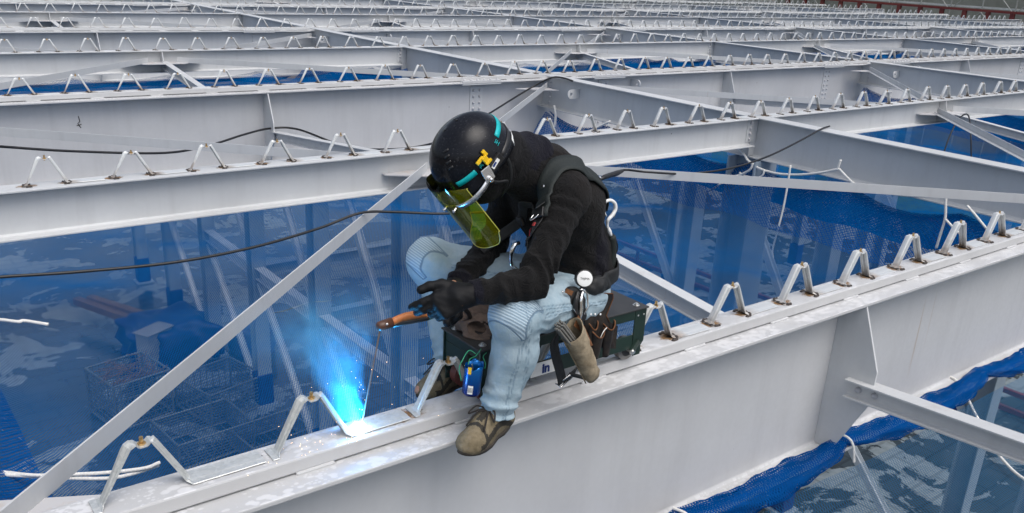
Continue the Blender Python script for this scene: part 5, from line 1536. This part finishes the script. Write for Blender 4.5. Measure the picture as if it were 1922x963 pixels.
# ------------------------------------------------------------------ tool belt things at his left hip
def frame_for(axis):
    a = Vector(axis).normalized(); b = a.cross(Vector((0, 1, 0))).normalized(); c = a.cross(b); return a, b, c
qv = empty('electrode_quiver', on_y(1115, 712, 1.955))
B0, B1 = Vector(on_y(1112, 708, 1.955)), Vector(on_y(1075, 622, 1.955)); a, b, c = frame_for(B1-B0); Lq = (B1-B0).length
q = MB(); nn = 32; vs = []; NR = 14
for i in range(NR+1):
    tt = i/NR
    rr = .031+.012*tt+(.0 if i else -.006); 
    for k in range(nn):
        th = 2*math.pi*k/nn; x = math.cos(th); y = math.sin(th)
        h = tt*Lq; h += .024*tt**3*x*(1 if x > 0 else .6)
        w_ = .0018*math.sin(h*70+3*th)+.0012*math.sin(h*130-2*th)
        vs.append(B0+a*h+b*((rr+w_)*x*-1)+c*((rr+w_)*y*.92))
q.add(vs, [(i*nn+k, i*nn+(k+1) % nn, (i+1)*nn+(k+1) % nn, (i+1)*nn+k) for i in range(NR) for k in range(nn)]+[tuple(range(nn))[::-1]])
o = q.build('sheath', M['suede'], qv, True); o.modifiers.new('sol', 'SOLIDIFY').thickness = .0035
q = MB(); q.tube([B0+a*(Lq*i/12*.98)+b*-.0+c*-.0+(-b)*-(.031+.012*i/12+.002) for i in range(13)], .0022, 6); q.build('seam_welt', M['suede'], qv, True)
q = MB(); p0 = on_y(1085, 598, 1.965); q.plate([on_y(1078, 612, 1.962), on_y(1086, 592, 1.972), on_y(1093, 603, 1.975), on_y(1092, 625, 1.968)], (0, 1, 0), .003); q.plate([on_y(1090, 604, 1.975), on_y(1097, 612, 1.98), on_y(1113, 648, 1.975), on_y(1109, 650, 1.97)], (0, 1, 0), .003)
q.build('hanging_tab', M['leather_edge'], qv)
tag(qv, 'tan suede quiver slung at the welder\'s hip, full of welding rods', 'quiver')
M['flux'] = simple('grey_flux_coating', (.16, .155, .14), .75, 0, .2, 60)
M['wire'] = simple('bare_core_wire', (.45, .43, .4), .4, .8)
rd = (Vector(on_y(1047, 606, 1.945))-Vector(on_y(1078, 648, 1.955))).normalized()
k = 0
for i in range(4):
    for j in range(4):
        if (i, j) in ((0, 3), (3, 0)): continue
        o_ = b*(-.0105*(i-1.5))*-1+c*(.0105*(j-1.5)); base = B0+a*(Lq*.45)+o_*.8+b*-.012*-1*0
        top = Vector(on_y(1050, 611, 1.95))+o_*1.0+rd*random.uniform(-.004, .004)
        q = MB(); q.cyl(base, top, .0041, 8); r_ = q.build('welding_rod', M['flux'])
        q = MB(); q.cyl(top, top+rd*.001, .0024, 8); q.build('core_wire', M['wire'], r_)
        tag(r_, 'grey welding rod standing in the bundle in the suede quiver', 'welding rod', 'spare welding rods in the quiver'); k += 1
tp = empty('tape_reel', on_y(1097, 523, 2.02))
cen = Vector(on_y(1097, 523, 2.015)); toc = (Vector(CAM)-cen).normalized(); fn = (toc*.8+Vector((0, -1, .1))*.4).normalized()
q = MB(); q.tube([cen-fn*.022, cen-fn*.002, cen+fn*.002, cen+fn*.003], [.030, .031, .030, .027], 28); q.build('case', M['black'], tp, auto=30)
q = MB(); q.tube([cen+fn*.0032, cen+fn*.0055, cen+fn*.007], [.0268, .0265, .020], 28); fc = q.build('face_disc', M['white'], tp, auto=30)
ux = Vector((1, 0, 0)); ux = (ux-fn*ux.dot(fn)).normalized(); uy = fn.cross(ux); uy = uy if uy.z > 0 else -uy
T = Matrix(((ux.x, uy.x, fn.x, 0), (ux.y, uy.y, fn.y, 0), (ux.z, uy.z, fn.z, 0), (0, 0, 0, 1)))
text('face_lettering', 'TAJIMA', .010, M['black'], fc, Matrix.Translation(cen+fn*.0074) @ T @ Matrix.Rotation(R(-12), 4, 'Z'))
q = MB(); q.cyl(cen+Vector((.02, .01, -.03)), cen+Vector((.0, .02, -.05)), .008, 8); q.build('belt_clip', M['black'], tp)
tag(tp, 'round white faced retractor reel clipped on the belt at the hip', 'reel')
wp = empty('belt_bag', on_y(1072, 575, 2.06))
bagf = blend([Ell(V3(on_y(1070, 566, 2.035)), (.055, .028, .055)), Ell(V3(on_y(1080, 590, 2.03)), (.042, .026, .05)), Ell(V3(on_y(1118, 535, 2.065)), (.055, .03, .035))], .03)
c_ = V3(on_y(1085, 566, 2.04))
o, _ = sdf_mesh('bag_body', lambda P: bagf(P)-.003*wob(P, 40, 2)-.002*wob(P, 85, 5), c_-.14, c_+.14, .005, M['trim'], wp)
q = MB(); q.box(on_y(1068, 548, 2.004), (.034, .004, .016), Matrix.Rotation(.5, 3, 'Y')); q.build('woven_label', M['leather_edge'], wp)
q = MB(); q.dome(on_y(1056, 548, 2.004), (-.3, -1, .3), .004, .003, 0, 8); q.build('rivet', M['chrome'], wp)
tag(wp, 'black fabric belt bag with a small orange label beside the white reel', 'belt bag')
pl = empty('pliers', on_y(1092, 585, 2.0))
for dx, m in ((0, 'leather'), (9, 'chrome')):
    q = MB(); q.tube(spline([on_y(1085+dx, 547, 2.01), on_y(1081+dx, 562, 2.0), on_y(1080+dx*1.1, 580, 1.995), on_y(1083+dx*.6, 598, 1.99)], 5), [.006]*4+[.0085]*10+[.007]*2, 8); q.build('handle', M[m] if m == 'chrome' else M['black'], pl, True)
q = MB(); q.tube([on_y(1088, 544, 2.01), on_y(1094, 543, 2.008), on_y(1102, 551, 2.005), on_y(1104, 575, 2.0), on_y(1096, 590, 1.995)], .0035, 6); q.build('frame', M['chrome'], pl, True)
q = MB(); q.tube([on_y(1087, 600, 1.985), on_y(1083, 590, 1.985), on_y(1077, 580, 1.985)], .0014, 6); q.build('wire_hook', M['chrome'], pl)
tag(pl, 'chrome and black hand tool hanging under the white reel', 'pliers')
po = empty('tool_pouch', on_y(1120, 640, 2.05))
def pocket(cx, cy0, cy1, w0, w1, y, nm):
    A0, A1 = Vector(on_y(cx, cy0, y)), Vector(on_y(cx-6, cy1, y)); ax = (A1-A0); sx = Vector((1, .1, 0)).normalized(); q = MB(); n = 14; vs = []
    for i in range(9):
        u = i/8; w = w0+(w1-w0)*u
        for k in range(n+1):
            th = math.pi*k/n; dip = (.012*math.sin(th)**2-.006*math.cos(2*th))*(1-u)
            vs.append(A0+ax*u+sx*(math.cos(th)*w)+Vector((0, -1, 0))*(math.sin(th)*w*.7)+Vector((0, 0, -dip)))
    q.add(vs, [(i*(n+1)+k, i*(n+1)+k+1, (i+1)*(n+1)+k+1, (i+1)*(n+1)+k) for i in range(8) for k in range(n)]+[tuple(8*(n+1)+k for k in range(n+1))])
    o = q.build(nm, M['leather'], po, True); o.modifiers.new('sol', 'SOLIDIFY').thickness = .003
    e = MB(); e.tube([vs[k] for k in range(n+1)], .0024, 6); e.build('pocket_edge', M['leather_edge'], o, True); return o
q = MB(); Pp = [on_y(1106, 550, 2.055), on_y(1150, 551, 2.075), on_y(1151, 560, 2.075), on_y(1138, 592, 2.07), on_y(1144, 604, 2.07), on_y(1160, 612, 2.07), on_y(1156, 655, 2.07), on_y(1100, 652, 2.055), on_y(1098, 602, 2.05), on_y(1102, 575, 2.05)]
q.plate(Pp, (0, 1, 0), .006); q.build('back_leather', M['leather'], po, False, .0015)
e = MB(); e.tube(Pp[:5], .0022, 6); e.tube([Pp[0], Pp[9], Pp[8]], .0022, 6); e.build('leather_edge', M['leather_edge'], po, True)
pocket(1142, 607, 668, .030, .016, 2.055, 'pocket'); pocket(1113, 608, 650, .022, .016, 2.045, 'pocket'); pocket(1122, 622, 672, .030, .018, 2.035, 'pocket')
for px in (1109, 1117, 1127):
    q = MB(); q.dome(on_y(px, 590+(px-1109)*.0, 2.048), (0, -1, .2), .0042, .002, 0, 8); q.build('rivet', M['white'], po)
q = MB(); q.tube(spline([on_y(1139, 615, 2.028), on_y(1133, 622, 2.02), on_y(1128, 632, 2.018), on_y(1123, 648, 2.02)], 5), .0016, 6); q.build('white_stitching', M['rope_w'], po)
tag(po, 'worn black leather tool pouch with brown edges behind the suede quiver', 'pouch')
sb = empty('hip_strap', on_y(1050, 690, 2.03))
def flat(name, pts, wd, side, m, par, th=.003):
    sp = spline(pts, 6); sd = Vector(side).normalized(); q = MB(); vs = []
    for p in sp: vs += [p+sd*wd/2, p-sd*wd/2]
    q.add(vs, [(2*i, 2*i+2, 2*i+3, 2*i+1) for i in range(len(sp)-1)]); o = q.build(name, m, par, True); o.modifiers.new('sol', 'SOLIDIFY').thickness = th; return o
flat('webbing', [on_y(1062, 590, 2.02), on_y(1050, 620, 2.0), on_y(1040, 640, 2.0), on_y(1042, 665, 2.01), on_y(1050, 695, 2.02), on_y(1055, 718, 2.02)], .042, (1, .2, .3), M['trim'], sb)
flat('webbing', [on_y(1095, 660, 2.06), on_y(1085, 690, 2.04), on_y(1070, 706, 2.03), on_y(1060, 716, 2.02)], .036, (.6, 0, 1), M['trim'], sb)
q = MB(); q.tube([on_y(1043, 720, 2.02), on_y(1052, 727, 2.015), on_y(1074, 708, 2.015), on_y(1070, 704, 2.02), on_y(1046, 721, 2.02)], .0028, 6); q.build('buckle', M['chrome'], sb)
flat('tongue', [on_y(1068, 702, 2.03), on_y(1085, 706, 2.03), on_y(1105, 712, 2.03)], .014, (.2, 0, 1), M['trim'], sb)
tag(sb, 'black webbing strap with a chrome buckle dangling below the thigh', 'strap')

# ------------------------------------------------------------------ electrode holder, rod, arc, smoke, sparks
M['bake'] = simple('brown_bakelite', (.085, .035, .02), .45, 0, .3, 30)
M['orange'] = simple('orange_brown_fibre', (.42, .14, .04), .5, 0, .3, 40)
M['ggrip'] = simple('dark_green_grip', (.006, .05, .03), .5)
eh = empty('electrode_holder', on_y(780, 596, 2.2))
H = [Vector(on_y(*p)) for p in ((708, 614, 2.205), (735, 605, 2.205), (802, 590, 2.205), (856, 572, 2.215))]
q = MB(); q.tube([H[0], H[0]+(H[1]-H[0])*.12, H[1]], [.010, .0155, .0165], 14); hj = q.build('jaw_cover', M['bake'], eh, True)
q = MB(); q.dome(Vector(on_y(724, 607, 2.205))+Vector((-.004, -.0155, .004)), (-.3, -.9, .3), .004, .002, 0, 8); q.build('rivet', M['zinc'], hj)
q = MB(); q.tube(spline([H[1], H[1]+(H[2]-H[1])*.3+Vector((0, 0, .008)), H[1]+(H[2]-H[1])*.7+Vector((0, 0, .007)), H[2]], 5), [.0125]*6+[.0135]*6+[.012]*4, 12); q.build('lever', M['orange'], eh, True)
q = MB(); q.tube([H[1]-Vector((0, 0, .008)), H[2]-Vector((0, 0, .010)), H[2]+(H[3]-H[2])*.3], [.010, .012, .013], 12); q.build('lower_arm', M['black'], eh, True)
q = MB(); q.tube([H[2]-Vector((0, 0, .006)), H[3]], [.0155, .0135], 14); q.build('grip', M['ggrip'], eh, True)
q = MB(); q.tube(spline([H[3]-(H[3]-H[2])*.2, H[3], Vector(on_y(866, 574, 2.23)), Vector(on_y(880, 590, 2.27)), Vector(on_y(886, 612, 2.31)), Vector(on_z(892, 625, .225)), Vector(on_z(960, 640, .226))], 6), .0085, 10); q.build('lead', M['cable'], eh, True)
tag(eh, 'brown and orange electrode holder gripped in the gloved hands', 'electrode holder')
ARC = Vector(on_y(673, 797, 2.222)); ARC.z = .016
rt_ = Vector(on_y(713, 621, 2.205)); q = MB(); rtip = ARC+Vector((.012, 0, .010))
q.cyl(rt_, rtip, .0028, 8); rod = q.build('welding_rod', simple('brown_grey_rod', (.16, .12, .10), .7, 0, .2, 60)); q = MB(); q.cyl(rt_+(rt_-rtip).normalized()*.012, rt_, .0018, 8); q.build('core_wire', M['wire'], rod)
tag(rod, 'burning welding rod held between electrode holder and the bright arc', 'welding rod')
def emis(name, col, s):
    t = NT(name); e = t.n('ShaderNodeEmission'); e.inputs[0].default_value = (*col, 1); e.inputs[1].default_value = s; t.l(e.outputs[0], t.out.inputs[0]); return t.m
bm = bmesh.new(); bmesh.ops.create_icosphere(bm, subdivisions=3, radius=.021)
for v in bm.verts: v.co.z *= .85; v.co *= 1+.12*math.sin(v.co.x*300+v.co.z*260)
me = bpy.data.meshes.new('welding_arc'); bm.to_mesh(me); bm.free()
o = link('welding_arc', me, emis('arc_plasma', (.75, .93, 1.), 40), None, True); o.location = ARC
tag(o, 'blinding white welding arc at the bracket foot', 'welding arc')
ld = bpy.data.lights.new('arc_light', 'POINT'); ld.energy = .45; ld.color = (.03, .42, 1.0); ld.shadow_soft_size = .02
lo = bpy.data.objects.new('arc_light', ld); COL.objects.link(lo); lo.location = ARC+Vector((-.004, .0, .040))
sp_ = bpy.data.lights.new('arc_glow', 'SPOT'); sp_.energy = 22; sp_.color = (.0, .40, 1.0); sp_.spot_size = R(150); sp_.spot_blend = 1.0; sp_.shadow_soft_size = .02
spo = bpy.data.objects.new('arc_glow', sp_); COL.objects.link(spo); spo.location = ARC+Vector((0, .004, .02))
spo.rotation_euler = (-(Vector(on_y(622, 655, 2.27))-ARC)).to_track_quat('Z', 'Y').to_euler()
# sparks
q = MB(); rr = random.Random(3)
for i in range(70):
    d = abs(rr.gauss(0, .22)); a = rr.uniform(0, 2*math.pi); p = ARC+Vector((math.cos(a)*d*1.2, math.sin(a)*d*.35-.01, abs(rr.gauss(0, .12))+.0))
    if i < 34: p = Vector((ARC.x-abs(rr.gauss(0, .22)), ARC.y-rr.uniform(-.03, .06), .004))
    s = rr.uniform(.0007, .0014); q.box(p, (s, s, s), Matrix.Rotation(rr.uniform(0, 3), 3, 'X') @ Matrix.Rotation(rr.uniform(0, 3), 3, 'Y'))
tag(q.build('sparks', emis('hot_spatter', (1, .62, .32), 5)), 'tiny glowing spatter scattered round the welding arc', 'sparks', None, 'stuff')
# scorched paint on the rail right of the arc
q = MB(); x0, y0 = 1.27, rowy(0)-.004
q.add([(x0-.07, y0-.045, .0009), (x0+.16, y0-.045, .0009), (x0+.16, y0+.06, .0009), (x0-.07, y0+.06, .0009)], [(0, 1, 2, 3)])
me = q.mesh('scorch_mark'); uv = me.uv_layers.new(name='UVMap')
for l, u_ in zip(me.loops, ((0, 0), (1, 0), (1, 1), (0, 1))): uv.data[l.index].uv = u_
for l in me.loops: uv.data[l.index].uv = [((0, 0), (1, 0), (1, 1), (0, 1))[l.vertex_index]][0]
o = link('scorch_mark', me, M['burn']); o.parent = bpy.data.objects['main_beam']; o.matrix_parent_inverse = Matrix.Translation(-o.parent.location)
# smoke
def smoke_mat(axis_len):
    t = NT('welding_fume'); c = t.coord('Object'); x, y, z = t.sep(c)
    k = t.math('MULTIPLY', t.math('MAXIMUM', z, 0.), 1.25)
    x = t.math('ADD', x, t.math('MULTIPLY', t.math('SUBTRACT', t.noise(c, 8, 3), .5), k)); y = t.math('ADD', y, t.math('MULTIPLY', t.math('SUBTRACT', t.noise(t.coord('Object', (1, 1, 1), (1., 2., .5)), 9, 3), .5), k))
    h = t.math('DIVIDE', z, axis_len)                                   # 0 at the arc, 1 at the top
    rad = t.math('ADD', .022, t.math('MULTIPLY', .125, t.math('POWER', t.math('MAXIMUM', h, 0.), .75)))
    r = t.math('DIVIDE', t.math('SQRT', t.math('ADD', t.math('POWER', x, 2.), t.math('POWER', y, 2.))), rad)
    wv = t.coord('Object', (1, 1, .55))
    n1 = t.noise(wv, 9, 6, .62, 1.2); n2 = t.noise(wv, 30, 4, .6, .8)
    n = t.math('ADD', t.math('MULTIPLY', n1, .75), t.math('MULTIPLY', n2, .25))
    edge = t.ramp(t.math('ADD', r, t.math('MULTIPLY', t.math('SUBTRACT', n, .5), 4.6)), 1.0, .1)
    fall = t.math('MULTIPLY', t.ramp(h, 1.02, .15), t.ramp(h, -.05, .05))
    den = t.math('MULTIPLY', t.math('MULTIPLY', edge, fall), t.ramp(n, .41, .60, .02, 1))
    v = t.n('ShaderNodeVolumePrincipled'); v.inputs['Color'].default_value = (.22, .72, 1, 1); v.inputs['Anisotropy'].default_value = 0.
    t.l(t.math('MULTIPLY', den, 26.), v.inputs['Density']); t.l(v.outputs[0], t.out.inputs['Volume']); return t.m
SL_ = .43
q = MB(); nn = 20; vs = []
for i in range(9):
    h = -.03+1.06*i/8; rr_ = .06+.24*max(0, h)**.8
    for k in range(nn): vs.append((rr_*math.cos(2*math.pi*k/nn), rr_*math.sin(2*math.pi*k/nn), h*SL_))
q.add(vs, [(i*nn+k, i*nn+(k+1) % nn, (i+1)*nn+(k+1) % nn, (i+1)*nn+k) for i in range(8) for k in range(nn)]+[tuple(range(nn))[::-1], tuple(range(8*nn, 9*nn))])
o = q.build('welding_smoke', smoke_mat(SL_)); o.location = ARC+Vector((-.01, .012, .0))
top = Vector(on_y(622, 655, 2.27)); o.rotation_euler = (top-ARC).to_track_quat('Z', 'Y').to_euler()
tag(o, 'bright blue lit plume of welding smoke rising from the arc', 'smoke', None, 'stuff')
# thin grey fume drifting on over the net
def haze_mat():
    t = NT('thin_fume'); c = t.coord('Object'); n = t.noise(c, 5.5, 5, .6, 1.0)
    g = t.n('ShaderNodeVectorMath', operation='LENGTH'); t.l(t.coord('Object', (1/.33, 1/.20, 1/.17)), g.inputs[0])
    den = t.math('MULTIPLY', t.ramp(g.outputs['Value'], 1., .2), t.ramp(n, .44, .68))
    v = t.n('ShaderNodeVolumePrincipled'); v.inputs['Color'].default_value = (.45, .75, .95, 1); v.inputs['Anisotropy'].default_value = 0
    t.l(t.math('MULTIPLY', den, 1.6), v.inputs['Density']); t.l(v.outputs[0], t.out.inputs['Volume']); return t.m
hz = haze_mat()
for px, py, yy, lab in ((585, 610, 2.5, 'thin blue grey smoke drifting above the bright plume over the net'), (800, 690, 2.42, 'faint grey smoke curling by the trolley front wheel')):
    bm = bmesh.new(); bmesh.ops.create_icosphere(bm, subdivisions=3, radius=1.)
    for v in bm.verts: v.co = Vector((v.co.x*.33, v.co.y*.20, v.co.z*.17))
    me = bpy.data.meshes.new('welding_smoke'); bm.to_mesh(me); bm.free()
    o = link('welding_smoke', me, hz); o.location = on_y(px, py, yy); tag(o, lab, 'smoke', None, 'stuff')
    if px > 700: o.scale = (.5, .5, .5)
# ------------------------------------------------------------------ camera, light, render settings
cd = bpy.data.cameras.new('camera'); cam = bpy.data.objects.new('camera', cd); COL.objects.link(cam)
rt, dn, fw = (Vector(a) for a in AX)
cam.matrix_world = Matrix(((rt.x, -dn.x, -fw.x, 0), (rt.y, -dn.y, -fw.y, 0), (rt.z, -dn.z, -fw.z, CAMH), (0, 0, 0, 1)))
cd.sensor_fit = 'HORIZONTAL'; cd.sensor_width = 36; cd.lens = 36*FPX/1922; cd.shift_y = (PCY-481.5)/1922
cd.clip_start = .05; cd.clip_end = 2000
scene.camera = cam
w = bpy.data.worlds.new('World'); scene.world = w; w.use_nodes = True
nt = w.node_tree; bg = nt.nodes['Background']
sky = nt.nodes.new('ShaderNodeTexSky'); sky.sky_type = 'NISHITA'; sky.sun_disc = False
SUN_EL, SUN_AZ = R(60), R(-88)      # azimuth measured from +X towards +Y
sky.sun_elevation = SUN_EL; sky.sun_rotation = R(90)-SUN_AZ
sky.air_density = 1.0; sky.dust_density = 4.0; sky.ozone_density = 1.0
hs = nt.nodes.new('ShaderNodeHueSaturation'); hs.inputs['Saturation'].default_value = .62
nt.links.new(sky.outputs[0], hs.inputs['Color']); nt.links.new(hs.outputs[0], bg.inputs[0]); bg.inputs[1].default_value = SKY if 'SKY' in globals() else .15
sd = bpy.data.lights.new('sun', 'SUN'); sd.energy = 1.1; sd.angle = R(45); sd.color = (1, .985, .965)
so = bpy.data.objects.new('sun', sd); COL.objects.link(so)
sdir = Vector((math.cos(SUN_EL)*math.cos(SUN_AZ), math.cos(SUN_EL)*math.sin(SUN_AZ), math.sin(SUN_EL)))
so.rotation_euler = (-sdir).to_track_quat('-Z', 'Y').to_euler(); so.location = sdir*40
scene.render.engine = 'CYCLES'
cy = scene.cycles
cy.use_denoising = True
try: cy.denoiser = 'OPENIMAGEDENOISE'; cy.denoising_input_passes = 'RGB_ALBEDO_NORMAL'
except Exception: pass
cy.max_bounces = 8; cy.diffuse_bounces = 4; cy.glossy_bounces = 3; cy.transmission_bounces = 4; cy.transparent_max_bounces = 20; cy.volume_bounces = 1
cy.sample_clamp_indirect = 4; cy.caustics_reflective = False; cy.caustics_refractive = False
cy.volume_step_rate = .6; cy.volume_max_steps = 128
scene.view_settings.view_transform = 'Standard'; scene.view_settings.look = 'None'; scene.view_settings.gamma = 1
scene.view_settings.use_curve_mapping = False; scene.view_settings.exposure = 0.28
